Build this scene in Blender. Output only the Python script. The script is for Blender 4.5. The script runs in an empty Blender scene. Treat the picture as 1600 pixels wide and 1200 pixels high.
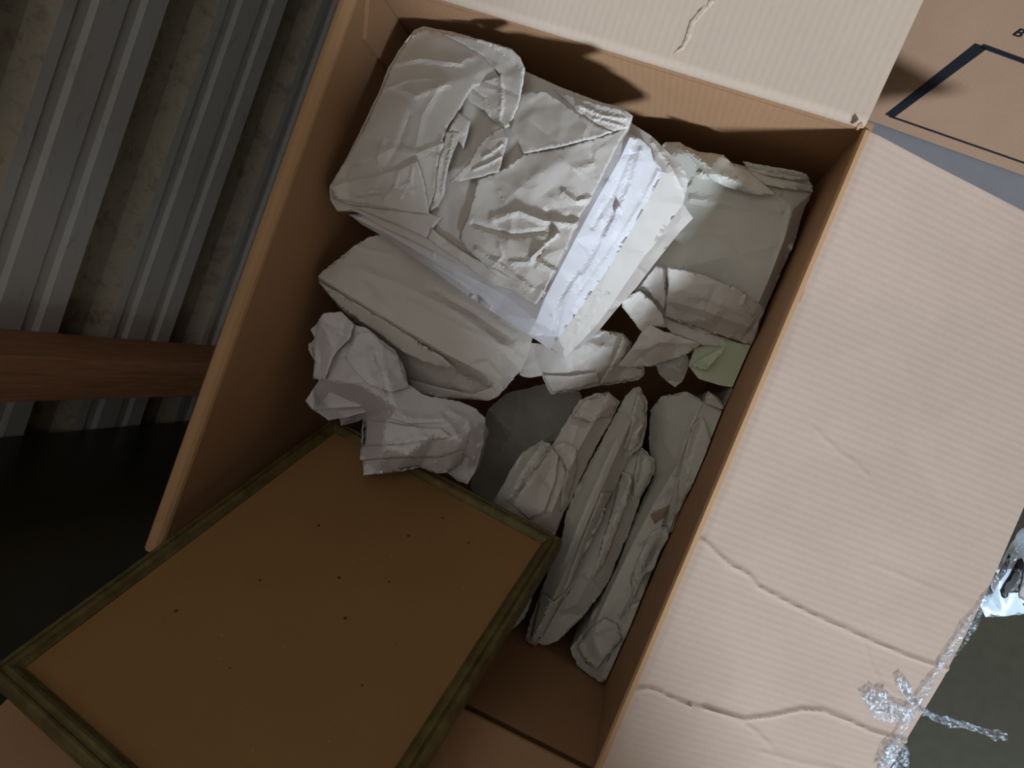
import bpy, bmesh, math, random
import numpy as np
from mathutils import Vector, Matrix
from mathutils.geometry import delaunay_2d_cdt

# ------------------------------------------------------------------ camera, light, exposure
SC = bpy.context.scene
COL = SC.collection
H = 0.46                       # height of the open box; rim of the box is z = H, deck is z = 0
W, L = 0.46, 0.589             # inner width and length of the open box
FPX = 1057.0                   # focal length in pixels of the 1600 x 1200 frame
CAM = np.array([0.37184726, 0.33450505, 0.5888284 + H])
RW2C = np.array([[0.9120462158534688, 0.3637275712220107, -0.18940420819059162],
                 [0.37127382711826007, -0.9285114335395457, 0.004718377189056197],
                 [-0.17414776899038403, -0.07462420330747271, -0.9818878667324477]])
cam = bpy.data.cameras.new('camera')
cam.sensor_fit = 'HORIZONTAL'
cam.sensor_width = 36.0
cam.lens = 36.0 * FPX / 1600.0
cam.clip_start = 0.02
cam_o = bpy.data.objects.new('camera', cam)
COL.objects.link(cam_o)
M3 = np.stack([RW2C[0], -RW2C[1], -RW2C[2]], 1)
cam_o.matrix_world = Matrix([[*M3[0], CAM[0]], [*M3[1], CAM[1]], [*M3[2], CAM[2]], [0, 0, 0, 1]])
SC.camera = cam_o

SC.view_settings.view_transform = 'Standard'
SC.view_settings.look = 'None'
SC.view_settings.gamma = 1.0
SC.view_settings.exposure = -0.1
SC.view_settings.use_curve_mapping = False

world = bpy.data.worlds.new('daylight')
SC.world = world
world.use_nodes = True
bg = world.node_tree.nodes['Background']
bg.inputs[0].default_value = (0.985, 0.985, 0.975, 1)
bg.inputs[1].default_value = 0.93

sun = bpy.data.lights.new('sun', 'SUN')
sun.energy = 4.7
sun.angle = math.radians(5.5)
sun.color = (0.70, 0.83, 1.0)
sun_o = bpy.data.objects.new('sun', sun)
COL.objects.link(sun_o)
TO_SUN = Vector((0.70, -0.80, 0.60)).normalized()
sun_o.rotation_euler = TO_SUN.to_track_quat('Z', 'Y').to_euler()
sun_o.location = (2, -4, 3)

# ------------------------------------------------------------------ pixel / space helpers
def ray(u, v):
    return RW2C.T @ np.array([(u - 800) / FPX, (v - 600) / FPX, 1.0])

def at_z(u, v, z):             # point at height z above the rim (negative = inside the box)
    r = ray(u, v); t = (z + H - CAM[2]) / r[2]
    return CAM + t * r

def at_y(u, v, y):
    r = ray(u, v); t = (y - CAM[1]) / r[1]
    return CAM + t * r

def at_plane(u, v, p0, n):
    r = ray(u, v); t = np.dot(p0 - CAM, n) / np.dot(r, n)
    return CAM + t * r

# ------------------------------------------------------------------ material helpers
def lin(r, g, b):
    f = lambda c: ((c / 255 + 0.055) / 1.055) ** 2.4 if c / 255 > 0.04045 else c / 255 / 12.92
    return (f(r), f(g), f(b), 1)

class NT:
    def __init__(self, name):
        self.m = bpy.data.materials.new(name); self.m.use_nodes = True
        self.t = self.m.node_tree; self.b = self.t.nodes['Principled BSDF']
    def n(self, kind, **kw):
        o = self.t.nodes.new(kind)
        for k, v in kw.items():
            if k in o.inputs: o.inputs[k].default_value = v
            else: setattr(o, k, v)
        return o
    def l(self, a, b): self.t.links.new(a, b)
    def coord(self, scale=(1, 1, 1)):
        c = self.n('ShaderNodeTexCoord'); mp = self.n('ShaderNodeMapping')
        mp.inputs['Scale'].default_value = scale
        self.l(c.outputs['Object'], mp.inputs[0]); return mp.outputs[0]
    def noise(self, vec, scale, detail=4, rough=0.55, dist=0.0):
        o = self.n('ShaderNodeTexNoise'); o.inputs['Scale'].default_value = scale
        o.inputs['Detail'].default_value = detail; o.inputs['Roughness'].default_value = rough
        o.inputs['Distortion'].default_value = dist
        self.l(vec, o.inputs['Vector']); return o.outputs['Fac']
    def ramp(self, fac, stops):
        o = self.n('ShaderNodeValToRGB'); e = o.color_ramp.elements
        while len(e) < len(stops): e.new(0.5)
        for el, (p, c) in zip(e, stops): el.position = p; el.color = c
        self.l(fac, o.inputs[0]); return o.outputs[0]
    def math(self, op, a, b=0.0):
        o = self.n('ShaderNodeMath', operation=op)
        for i, x in enumerate((a, b)):
            if hasattr(x, 'links'): self.l(x, o.inputs[i])
            else: o.inputs[i].default_value = x
        return o.outputs[0]
    def bump(self, h, strength, dist, prev=None):
        o = self.n('ShaderNodeBump'); o.inputs['Strength'].default_value = strength
        o.inputs['Distance'].default_value = dist
        self.l(h, o.inputs['Height'])
        if prev: self.l(prev, o.inputs['Normal'])
        return o.outputs[0]
    def mix(self, fac, a, b):
        o = self.n('ShaderNodeMix', data_type='RGBA')
        if hasattr(fac, 'links'): self.l(fac, o.inputs[0])
        else: o.inputs[0].default_value = fac
        for i, x in ((6, a), (7, b)):
            if hasattr(x, 'links'): self.l(x, o.inputs[i])
            else: o.inputs[i].default_value = x
        return o.outputs[2]
    def done(self, col, rough, normal=None, spec=0.3):
        if hasattr(col, 'links'): self.l(col, self.b.inputs['Base Color'])
        else: self.b.inputs['Base Color'].default_value = col
        if hasattr(rough, 'links'): self.l(rough, self.b.inputs['Roughness'])
        else: self.b.inputs['Roughness'].default_value = rough
        self.b.inputs['Specular IOR Level'].default_value = spec
        if normal: self.l(normal, self.b.inputs['Normal'])
        return self.m

def paper_mat(name, col, rough=0.72, spec=0.14, fine=1.0):
    t = NT(name); v = t.coord()
    big = t.noise(v, 14, 3); sm = t.noise(v, 900, 2)
    c2 = tuple(x * 0.90 for x in col[:3]) + (1,)
    c = t.mix(big, col, c2)
    spk = t.n('ShaderNodeTexVoronoi'); spk.inputs['Scale'].default_value = 55; t.l(v, spk.inputs['Vector'])
    dots = t.math('LESS_THAN', spk.outputs['Distance'], 0.022)
    c = t.mix(t.math('MULTIPLY', dots, 0.6), c, (0.06, 0.05, 0.04, 1))
    crease = t.n('ShaderNodeTexNoise'); crease.noise_type = 'RIDGED_MULTIFRACTAL'
    crease.inputs['Scale'].default_value = 26; crease.inputs['Detail'].default_value = 3
    crease.inputs['Distortion'].default_value = 0.4
    t.l(v, crease.inputs['Vector'])
    n1 = t.bump(crease.outputs['Fac'], 0.10 * fine, 0.0010)
    n2 = t.bump(sm, 0.12, 0.0004, n1)
    return t.done(c, rough, n2, spec)

def card_mat(name, col, flute_axis=1, flute=0.12, mott=0.16, axis_on=True):
    t = NT(name); v = t.coord()
    big = t.noise(v, 9, 5, 0.6); fib = t.noise(t.coord((1, 1, 1)), 240, 3, 0.7)
    dk = tuple(x * (1 - mott) for x in col[:3]) + (1,); lt = tuple(min(1, x * (1 + mott)) for x in col[:3]) + (1,)
    c = t.mix(big, dk, lt)
    c = t.mix(t.math('MULTIPLY', fib, 0.5), c, tuple(x * 0.78 for x in col[:3]) + (1,))
    wv = t.n('ShaderNodeTexWave'); wv.wave_type = 'BANDS'; wv.bands_direction = 'XYZ'[flute_axis]
    wv.inputs['Scale'].default_value = 48; wv.inputs['Distortion'].default_value = 0.25
    wv.inputs['Detail'].default_value = 1; wv.inputs['Detail Scale'].default_value = 0.3
    t.l(v, wv.inputs['Vector'])
    n1 = t.bump(wv.outputs['Fac'], flute, 0.0007)
    n2 = t.bump(fib, 0.12, 0.0006, n1)
    return t.done(c, 0.8, n2, 0.2)

KRAFT = lin(172, 132, 97)
MAT = {}
MAT['paper'] = paper_mat('newsprint', lin(208, 199, 188))
MAT['paper_cool'] = paper_mat('newsprint_white', lin(215, 209, 207))
MAT['paper_gloss'] = paper_mat('white_tissue', lin(216, 212, 212), 0.5, 0.3, 0.8)
MAT['paper_green'] = paper_mat('newsprint_grey', lin(203, 199, 186))
MAT['green_card'] = paper_mat('pale_green_card', lin(196, 203, 172), 0.7, 0.2, 0.2)
MAT['card_x'] = card_mat('kraft_board_flutes_x', KRAFT, 0)
MAT['card_y'] = card_mat('kraft_board_flutes_y', KRAFT, 1)
MAT['card_y_soft'] = card_mat('kraft_board_smooth', KRAFT, 1, 0.05)
MAT['card_flap_lit'] = card_mat('kraft_flap_lit', lin(192, 168, 149), 1, 0.12, 0.14)  # same board as the walls; bluish light on the flap put into its colour
MAT['card_back_lit'] = card_mat('kraft_back_flap_lit', lin(194, 172, 151), 0, 0.12, 0.12)  # paler copy of the wall board, with cool daylight worked into the colour
MAT['card_crease'] = card_mat('kraft_worn_crease', lin(184, 144, 104), 1, 0.05)
MAT['card_far'] = card_mat('kraft_printed_box', lin(156, 124, 98), 0, 0.05)

# ------------------------------------------------------------------ mesh helpers
def link(name, verts, faces, mat, parent=None, smooth=False, solid=0.0, bevel=0.0):
    me = bpy.data.meshes.new(name)
    me.from_pydata([tuple(map(float, v)) for v in verts], [], [tuple(map(int, f)) for f in faces])
    bm = bmesh.new(); bm.from_mesh(me)
    bmesh.ops.recalc_face_normals(bm, faces=bm.faces)
    if bevel:
        bmesh.ops.bevel(bm, geom=list(bm.edges), offset=bevel, segments=2, affect='EDGES', profile=0.5)
    bm.to_mesh(me); bm.free()
    if smooth:
        me.polygons.foreach_set('use_smooth', [True] * len(me.polygons))
    me.materials.append(mat)
    o = bpy.data.objects.new(name, me); COL.objects.link(o)
    if solid:
        md = o.modifiers.new('thickness', 'SOLIDIFY'); md.thickness = solid; md.offset = 0
    if parent:
        o.parent = parent
        o.matrix_parent_inverse = parent.matrix_basis.inverted()
    return o

def empty(name, loc, label=None, cat=None, group=None):
    o = bpy.data.objects.new(name, None); o.location = tuple(map(float, loc)); o.empty_display_size = 0.02
    COL.objects.link(o); tag(o, label, cat, group)
    return o

def tag(o, label=None, cat=None, group=None, kind=None):
    for k, v in (('label', label), ('category', cat), ('group', group), ('kind', kind)):
        if v: o[k] = v
    return o

def box_geo(x0, x1, y0, y1, z0, z1):
    v = [(x, y, z) for x in (x0, x1) for y in (y0, y1) for z in (z0, z1)]
    f = [(0, 1, 3, 2), (4, 6, 7, 5), (0, 4, 5, 1), (2, 3, 7, 6), (0, 2, 6, 4), (1, 5, 7, 3)]
    return v, f

def box(name, x0, x1, y0, y1, z0, z1, mat, parent=None, bevel=0.0):
    v, f = box_geo(x0, x1, y0, y1, z0, z1)
    return link(name, v, f, mat, parent, bevel=bevel)

def extrude(name, prof, axis, a0, a1, mat, parent=None, closed=True, steps=1, smooth=False, wob=None):
    """prof: list of 2d points in the plane normal to axis (order x,y,z without the axis)"""
    n = len(prof); vs = []; fs = []
    for k in range(steps + 1):
        a = a0 + (a1 - a0) * k / steps
        for q in prof:
            p = list(q); p.insert(axis, a)
            if wob: p = wob(p)
            vs.append(p)
    for k in range(steps):
        for i in range(n if closed else n - 1):
            j = (i + 1) % n
            fs.append((k * n + i, k * n + j, (k + 1) * n + j, (k + 1) * n + i))
    if closed:
        fs.append(tuple(range(n - 1, -1, -1))); fs.append(tuple(steps * n + i for i in range(n)))
    return link(name, vs, fs, mat, parent, smooth=smooth)

# ------------------------------------------------------------------ crumpled paper builder
def interp_tri(P, T, V, Q):
    out = np.full(len(Q), np.nan)
    for t in T:
        a, b, c = P[t[0]], P[t[1]], P[t[2]]
        lo = np.minimum(np.minimum(a, b), c) - 1e-6; hi = np.maximum(np.maximum(a, b), c) + 1e-6
        m = np.where((Q[:, 0] >= lo[0]) & (Q[:, 0] <= hi[0]) & (Q[:, 1] >= lo[1]) & (Q[:, 1] <= hi[1]))[0]
        if len(m) == 0: continue
        d = (b[0] - a[0]) * (c[1] - a[1]) - (c[0] - a[0]) * (b[1] - a[1])
        if abs(d) < 1e-9: continue
        q = Q[m] - a
        s = (q[:, 0] * (c[1] - a[1]) - (c[0] - a[0]) * q[:, 1]) / d
        r = ((b[0] - a[0]) * q[:, 1] - q[:, 0] * (b[1] - a[1])) / d
        ok = (s >= -1e-4) & (r >= -1e-4) & (s + r <= 1 + 1e-4)
        k = m[ok]
        out[k] = V[t[0]] + s[ok] * (V[t[1]] - V[t[0]]) + r[ok] * (V[t[2]] - V[t[0]])
    return out

def cdt(pts, edges, kind):
    r = delaunay_2d_cdt([Vector((float(p[0]), float(p[1]))) for p in pts], edges, [], kind, 1e-4)
    return np.array([(v.x, v.y) for v in r[0]]), [tuple(f) for f in r[2]], r[3]

def facet_field(lo, hi, spacing, rng):
    lo = lo - spacing * 2; hi = hi + spacing * 2
    gx = np.arange(lo[0], hi[0] + spacing, spacing); gy = np.arange(lo[1], hi[1] + spacing, spacing)
    S = np.array([(x, y) for x in gx for y in gy]) + rng.uniform(-.48, .48, (len(gx) * len(gy), 2)) * spacing
    P, T, org = cdt(S, [], 0)
    return P, T, rng.uniform(-1, 1, len(P))

def facet_noise(Q, spacing, rng):
    P, T, V = facet_field(Q.min(0), Q.max(0), spacing, rng)
    return np.nan_to_num(interp_tri(P, T, V, Q))

def line_pts(a, b, step):
    k = max(1, int(np.hypot(*(np.array(b[:2]) - np.array(a[:2]))) / step))
    return [np.array(a[:2], float) + (np.array(b[:2], float) - np.array(a[:2], float)) * j / k for j in range(k + 1)]

def seg_dist(Q, poly):
    """distance to polyline and signed side (positive = left of travel, in image coords y down)"""
    best = np.full(len(Q), 1e9); side = np.zeros(len(Q)); inside = np.zeros(len(Q), bool)
    for a, b in zip(poly[:-1], poly[1:]):
        a = np.array(a[:2], float); b = np.array(b[:2], float); d = b - a; l2 = d @ d
        t = np.clip(((Q - a) @ d) / l2, 0, 1)
        w = Q - (a + t[:, None] * d); dist = np.hypot(w[:, 0], w[:, 1])
        s = d[0] * w[:, 1] - d[1] * w[:, 0]
        m = dist < best
        best[m] = dist[m]; side[m] = -np.sign(s[m])
    return best, side

def in_poly(Q, poly):
    c = np.zeros(len(Q), bool); n = len(poly)
    for i in range(n):
        x1, y1 = poly[i][:2]; x2, y2 = poly[i - 1][:2]
        if y1 == y2: continue
        m = (Q[:, 1] < y1) != (Q[:, 1] < y2)
        c ^= m & (Q[:, 0] < (x2 - x1) * (Q[:, 1] - y1) / (y2 - y1) + x1)
    return c

class Surf:
    """height field over the traced outline, in millimetre-true space once projected"""
    def __init__(self, outline, pins=(), ridges=(), base=None):
        self.base = base
        pts = [p for p in outline]; n = len(pts)
        edges = [(i, (i + 1) % n) for i in range(n)]
        for r in ridges:
            s = len(pts); pts += list(r); edges += [(s + i, s + i + 1) for i in range(len(r) - 1)]
        pts += list(pins)
        self.pts = np.array(pts, float)
        P, T, org = cdt(self.pts, edges, 0)
        V = np.zeros(len(P))
        for i, o in enumerate(org):
            V[i] = self.pts[o[0], 2] if len(o) else np.nan
        bad = np.isnan(V)
        for i in np.where(bad)[0]:
            d = np.hypot(*(self.pts[:, :2] - P[i]).T) + 1e-3; w = d ** -3.0
            V[i] = (w * self.pts[:, 2]).sum() / w.sum()
        self.P, self.T, self.V = P, T, V
    def z(self, Q):
        Q = np.atleast_2d(np.array(Q, float))[:, :2]
        v = interp_tri(self.P, self.T, self.V, Q)
        for i in np.where(np.isnan(v))[0]:
            d = np.hypot(*(self.pts[:, :2] - Q[i]).T) + 1e-3; w = d ** -2.0
            v[i] = (w * self.pts[:, 2]).sum() / w.sum()
        return v + (self.base.z(Q) if self.base else 0)

def crumple(name, outline, mat, parent=None, pins=(), ridges=(), base=None, spacing=6, seed=1, facets=((46, 3.0), (19, 1.1)),
            wrinkles=(), steps=(), nrand=10, randdir=None, dome=0.0, domew=30, drop=0.05, inset=0.006, solid=0.0, torn=1.2, keep=1.0, inbox=False, sharp=9):
    rng = np.random.default_rng(seed)
    sf = Surf(outline, pins, ridges, base)
    # resample the outline
    ol = []; n = len(outline)
    for i in range(n):
        a = np.array(outline[i][:2], float); b = np.array(outline[(i + 1) % n][:2], float)
        k = max(1, int(np.hypot(*(b - a)) / spacing))
        for j in range(k):
            p = a + (b - a) * j / k
            if j: p = p + rng.normal(0, torn * 0.5, 2)
            ol.append(p)
    ol = np.array(ol); m = len(ol)
    pts = list(ol); edges = [(i, (i + 1) % m) for i in range(m)]
    for r in ridges:
        prev = None
        for a, b in zip(r[:-1], r[1:]):
            a = np.array(a[:2], float); b = np.array(b[:2], float)
            k = max(1, int(np.hypot(*(b - a)) / spacing))
            for j in range(k + 1):
                if j == 0 and prev is not None: continue
                pts.append(a + (b - a) * j / k); i = len(pts) - 1
                if prev is not None: edges.append((prev, i))
                prev = i
    lo = ol.min(0); hi = ol.max(0)
    # random fold lines
    wr = list(wrinkles)
    for i in range(nrand):
        c0 = lo + rng.uniform(0.05, .95, 2) * (hi - lo)
        an = (randdir + rng.normal(0, .35)) if randdir is not None else rng.uniform(0, math.pi)
        ln = rng.uniform(25, 90); q = [c0]
        for k in range(3):
            q.append(q[-1] + np.array([math.cos(an), math.sin(an)]) * ln / 3); an += rng.normal(0, .22)
        wr.append((q, rng.uniform(.5, 1.5) * rng.choice([-1, 1, 1]), rng.uniform(5, 12)))
    fields = [(facet_field(lo, hi, sp, rng), a) for sp, a in facets]
    C = []
    for (fp_, ft, fv), a in fields[:2]:
        es = {tuple(sorted((t[i], t[(i + 1) % 3]))) for t in ft for i in range(3)}
        for i, j in es: C += line_pts(fp_[i], fp_[j], spacing)
    for poly, a, w in wr:
        for a_, b_ in zip(poly[:-1], poly[1:]): C += line_pts(a_, b_, spacing)
    if C:
        C = np.array(C); C = C[in_poly(C, ol)]
    if len(C):
        # thin out: one crease point per small cell
        key = np.round(C / (spacing * 0.62)).astype(int); _, ui = np.unique(key, axis=0, return_index=True); C = C[np.sort(ui)]
        d, _ = seg_dist(C, list(ol) + [ol[0]]); C = C[d > spacing * 0.45]
    for poly, a, w in steps:
        rows = []
        for a_, b_ in zip(poly[:-1], poly[1:]):
            a_ = np.array(a_[:2], float); b_ = np.array(b_[:2], float); dv = (b_ - a_) / np.hypot(*(b_ - a_)); nv = np.array([-dv[1], dv[0]])
            for q in line_pts(a_, b_, spacing * .5): rows += [q + nv * .7, q - nv * .7]
        rows = np.array(rows); rows = rows[in_poly(rows, ol)]
        C = np.concatenate([C, rows]) if len(C) else rows
    gx = np.arange(lo[0], hi[0], spacing); gy = np.arange(lo[1], hi[1], spacing * 0.87)
    G = np.array([(x + (spacing / 2 if j % 2 else 0), y) for j, y in enumerate(gy) for x in gx])
    G = G + rng.uniform(-.28, .28, G.shape) * spacing
    G = G[in_poly(G, ol)]
    d, _ = seg_dist(G, list(ol) + [ol[0]])
    G = G[d > spacing * 0.45]
    if len(C) and len(G):
        cells = {}
        for q in C: cells.setdefault((int(q[0] // spacing), int(q[1] // spacing)), []).append(q)
        kp = []
        for q in G:
            cx, cy = int(q[0] // spacing), int(q[1] // spacing); ok = True
            for i in (-1, 0, 1):
                for j in (-1, 0, 1):
                    for c_ in cells.get((cx + i, cy + j), ()):
                        if (c_[0] - q[0]) ** 2 + (c_[1] - q[1]) ** 2 < (spacing * .62) ** 2: ok = False
            kp.append(ok)
        G = np.concatenate([C, G[np.array(kp)]])
    P, T, org = cdt(pts + list(G), edges, 1)
    z = sf.z(P)
    dedge, _ = seg_dist(P, list(ol) + [ol[0]])
    amt = np.minimum(1, 0.45 + dedge / 18.0) * keep
    for (fp_, ft, fv), a in fields:
        z += np.nan_to_num(interp_tri(fp_, ft, fv, P)) * a * 0.001 * amt
    for poly, a, w in wr:
        dd, _ = seg_dist(P, poly); z += a * 0.001 * np.clip(1 - dd / w, 0, 1)
    for poly, a, w in steps:
        dd, s = seg_dist(P, poly); z += np.where(s > 0, a * 0.001 * np.exp(-dd / w), 0)
    if dome: z += dome * (1 - np.exp(-dedge / domew))
    if not solid: sf.P, sf.T, sf.V, sf.base, sf.pts = P, T, z, None, np.column_stack([P, z])
    verts = [at_z(p[0], p[1], zz) for p, zz in zip(P, z)]
    if inbox:
        for v in verts:
            v[0] = min(max(v[0], .002), W - .002); v[1] = min(max(v[1], .002), L - .002)
    faces = [tuple(t) for t in T]
    if not solid:
        cnt = {}
        for f in faces:
            for i in range(len(f)):
                e = (f[i], f[(i + 1) % len(f)])
                cnt[tuple(sorted(e))] = cnt.get(tuple(sorted(e)), []) + [e]
        bnd = [v[0] for v in cnt.values() if len(v) == 1]
        ids = sorted({i for e in bnd for i in e})
        cen = np.mean([verts[i] for i in ids], 0)
        lowi = {}; mid = {}
        zmin = min(verts[i][2] for i in ids)
        for i in ids:
            v = np.array(verts[i]); h = cen - v; h[2] = 0; ll = np.linalg.norm(h) + 1e-9
            v1 = v + h / ll * min(inset, ll * 0.3); v1[2] = max(v[2] - drop * 0.4, 0.009)
            v2 = v + h / ll * min(inset * 2.2, ll * 0.5); v2[2] = max(zmin - drop, 0.008) if drop > 0.08 else max(v[2] - drop, 0.008)
            v1[2] = max(v1[2], v2[2])
            mid[i] = len(verts); verts.append(v1); lowi[i] = len(verts); verts.append(v2)
        verts.append(np.array([cen[0], cen[1], np.mean([verts[k][2] for k in lowi.values()])])); ci = len(verts) - 1
        for a, b in bnd:
            faces.append((b, a, mid[a], mid[b])); faces.append((mid[b], mid[a], lowi[a], lowi[b]))
            faces.append((lowi[b], lowi[a], ci))
    o = link(name, verts, faces, mat, parent, smooth=True, solid=solid)
    o.data.set_sharp_from_angle(angle=math.radians(sharp))
    return o, sf

# ------------------------------------------------------------------ the setting
XW = -0.66
def metal_mat():
    t = NT('ribbed_steel'); v = t.coord()
    c = t.noise(v, 5, 6, .65); d = t.noise(t.coord((1, .35, 1)), 38, 6, .75, .6)
    base = t.mix(c, lin(208, 206, 202), lin(226, 224, 220))
    k = t.ramp(d, [(0.55, (0, 0, 0, 1)), (0.75, (1, 1, 1, 1))])
    base = t.mix(t.math('MULTIPLY', k, .35), base, lin(96, 82, 62))
    return t.done(base, 0.75, t.bump(d, .15, .001), .15)
def dirty_mat():
    t = NT('dusty_steel_valley'); v = t.coord()
    d = t.noise(v, 30, 7, .75, .5); e = t.noise(t.coord((1, .25, 1)), 12, 4, .6)
    base = t.mix(e, lin(158, 150, 134), lin(192, 182, 160))
    k = t.ramp(d, [(0.50, (0, 0, 0, 1)), (0.70, (1, 1, 1, 1))])
    base = t.mix(t.math('MULTIPLY', k, .6), base, lin(92, 78, 58))
    return t.done(base, 0.8, t.bump(d, .4, .002), .2)
def plain_mat(name, col, rough=.6, spec=.3, nz=40, amt=.25):
    t = NT(name); v = t.coord(); a = t.noise(v, nz, 5, .6)
    return t.done(t.mix(a, tuple(x * (1 - amt) for x in col[:3]) + (1,), tuple(min(1, x * (1 + amt)) for x in col[:3]) + (1,)),
                  rough, t.bump(a, .15, .001), spec)
def wood_mat():
    t = NT('fir_lumber')
    v = t.coord((26, 26, 1.3)); a = t.noise(v, 6, 5, .65, 1.2)
    b = t.noise(t.coord((110, 110, 2)), 4, 3, .6)
    c = t.ramp(a, [(.25, lin(168, 112, 82)), (.5, lin(206, 150, 112)), (.75, lin(222, 176, 136))])
    c = t.mix(t.math('MULTIPLY', b, .4), c, lin(150, 96, 70))
    return t.done(c, .75, t.bump(b, .3, .001), .2)
MAT['metal'] = metal_mat(); MAT['dirty'] = dirty_mat(); MAT['wood'] = wood_mat()
MAT['wall'] = plain_mat('painted_partition', lin(168, 162, 150), .8)
MAT['ceil'] = plain_mat('roof_lining', lin(160, 152, 138), .85)
MAT['deck'] = plain_mat('dark_olive_deck', lin(62, 58, 38), .6, .25, 60, .3)
MAT['low'] = plain_mat('dark_concrete', lin(70, 68, 62), .8)
MAT['olive'] = plain_mat('dark_olive_lacquer', lin(52, 54, 40), .28, .5, 8, .2)

def structure(o): o['kind'] = 'structure'; return o
ZC = H + 2.4
XD = 2.7                       # far right wall of the storage room
SK = (-0.58, 1.25, -0.5, 1.25)  # added opening in the unseen ceiling, placed to tune overhead fill
DX0, DX1, DZ = 1.44, 2.60, H + 2.25   # added opening in the unseen front wall; left jamb cuts off the sun
YF, YB = -1.0, 3.2
structure(box('floor', -0.03, XD, YF, YB, -0.05, 0.0, MAT['deck']))
structure(box('floor_lower', XW - .1, XD, YF, YB, -0.72, -0.66, MAT['low']))
structure(box('ceiling', XW - .2, SK[0], YF, YB, ZC, ZC + .05, MAT['ceil']))
structure(box('ceiling', SK[1], XD + .04, YF, YB, ZC, ZC + .05, MAT['ceil']))
structure(box('ceiling', SK[0], SK[1], YF, SK[2], ZC, ZC + .05, MAT['ceil']))
structure(box('ceiling', SK[0], SK[1], SK[3], YB, ZC, ZC + .05, MAT['ceil']))
structure(box('sun_block_wall', XW - .2, DX0, YF - .05, YF, -.72, ZC, MAT['wall']))  # unseen blocker, edge placed to shade the left side like a person's shadow
structure(box('sun_block_wall', DX1, XD + .04, YF - .05, YF, -.72, ZC, MAT['wall']))
structure(box('sun_block_wall', DX0, DX1, YF - .05, YF, DZ, ZC, MAT['wall']))
structure(box('wall_back', XW - .2, XD + .04, YB, YB + .05, -.72, ZC, MAT['wall']))
structure(box('wall_right', XD, XD + .04, YF, YB, -.72, ZC, MAT['wall']))

# ribbed steel wall: rows of pans with two grooves, dusty valleys between
def metal_wall():
    root = bpy.data.objects.new('wall_left', None); COL.objects.link(root); root.location = (XW, .5, -.66); structure(root)
    y0, y1 = -1.0, 3.2
    per = 0.302; top0 = H - 0.307            # lower end of a valley
    for k in range(-6, 5):
        zt = top0 - k * per; zb = zt - 0.187  # flat pan between two valleys
        if zb < -.66: zb = max(zb, -.66)
        if zt < -.6 or zt > ZC: continue
        def prof():
            p = [(XW, zt)]
            h = (zt - zb)
            for g in (0.022, 0.110):
                z1 = zt - g
                p += [(XW, z1), (XW - .005, z1 - .006), (XW - .005, z1 - .026), (XW, z1 - .036)]
            p += [(XW, zb)]
            return [q for q in p if q[1] >= zb - 1e-9]
        extrude('wall_pan', [(a, b) for a, b in prof()], 1, y0, y1, MAT['metal'], root, closed=False)
        zv = zt - 0.187 - 0.0
        e = zt - per
        extrude('wall_valley', [(XW, zv), (XW - .030, zv - .016), (XW - .032, e + .024), (XW, e)], 1, y0, y1, MAT['dirty'], root, closed=False)
    return root
metal_wall()
structure(box('trim_1', XW + .001, XW + .14, -.058, .020, -.66, ZC, MAT['wood'], bevel=.003))

cab = box('storage_cabinet', XW + .004, -.06, -.9, -.185, -.66, H + .12, MAT['olive'], bevel=.004)
tag(cab, 'dark olive panel-sided cabinet standing against the ribbed metal wall', 'cabinet')

# ------------------------------------------------------------------ the open cardboard box
bx = empty('cardboard_box', (W / 2, L / 2, 0), 'large open brown cardboard box full of paper-wrapped bundles', 'box')
T = .006
box('bottom_panel', -T, W + T, -T, L + T, 0.001, 0.006, MAT['card_y'], bx)
box('side_panel', -T, 0, -T, L + T, .006, H - .002, MAT['card_y_soft'], bx)
box('side_panel', W, W + T, -T, L + T, .006, H - .004, MAT['card_y'], bx)
box('side_panel', 0, W, L, L + T, .006, H - .004, MAT['card_x'], bx)
box('side_panel', 0, W, -T, 0, .006, H - .004, MAT['card_x'], bx)
# glued joint tab on the inside of the left panel, at the back corner
tp = [at_plane(u, v, np.array([0, 0, 0]), np.array([1., 0, 0])) for u, v in ((561, 56), (604.5, 108))]
ytab = float(np.mean([p[1] for p in tp])); ztab = float(tp[0][2])
tv = []
for x in (0.0004, .0048):
    tv += [(x, ytab, .02), (x, L - .001, .02), (x, L - .001, H - .004), (x, ytab + .04, H - .006), (x, ytab, min(ztab, H - .03))]
tf = [(0, 1, 2, 3, 4), (9, 8, 7, 6, 5)] + [(i, (i + 1) % 5, 5 + (i + 1) % 5, 5 + i) for i in range(5)]
link('glue_tab', tv, tf, MAT['card_y_soft'], bx)

def fold_profile(theta, length, r=.006, t=.0048, n=6):
    """profile in (outward, up): rises along the wall then folds outward; theta = elevation of the flap above level"""
    mid = [(t / 2, -.012)]
    end = math.radians(90 - theta)
    for k in range(n + 1):
        a = end * k / n
        mid.append((t / 2 + r * (1 - math.cos(a)), r * math.sin(a) - .004))
    d = (math.cos(math.radians(theta)), math.sin(math.radians(theta)))
    mid.append((mid[-1][0] + d[0] * length, mid[-1][1] + d[1] * length))
    up = []; dn = []
    for i, p in enumerate(mid):
        a = np.array(mid[max(i - 1, 0)]); b = np.array(mid[min(i + 1, len(mid) - 1)]); dd = (b - a) / np.linalg.norm(b - a)
        nn = np.array([-dd[1], dd[0]])
        up.append(tuple(np.array(p) + nn * t / 2)); dn.append(tuple(np.array(p) - nn * t / 2))
    return up + dn[::-1]
# back flap
pr = fold_profile(14, .225)
extrude('flap', [(L + a, H + b) for a, b in pr], 0, .002, W - .001, MAT['card_back_lit'], bx)
# front flap, standing up and leaning outward
pr = fold_profile(57, .225)
extrude('flap', [(-a, H + b) for a, b in pr], 0, .002, W - .002, MAT['card_x'], bx)
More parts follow.
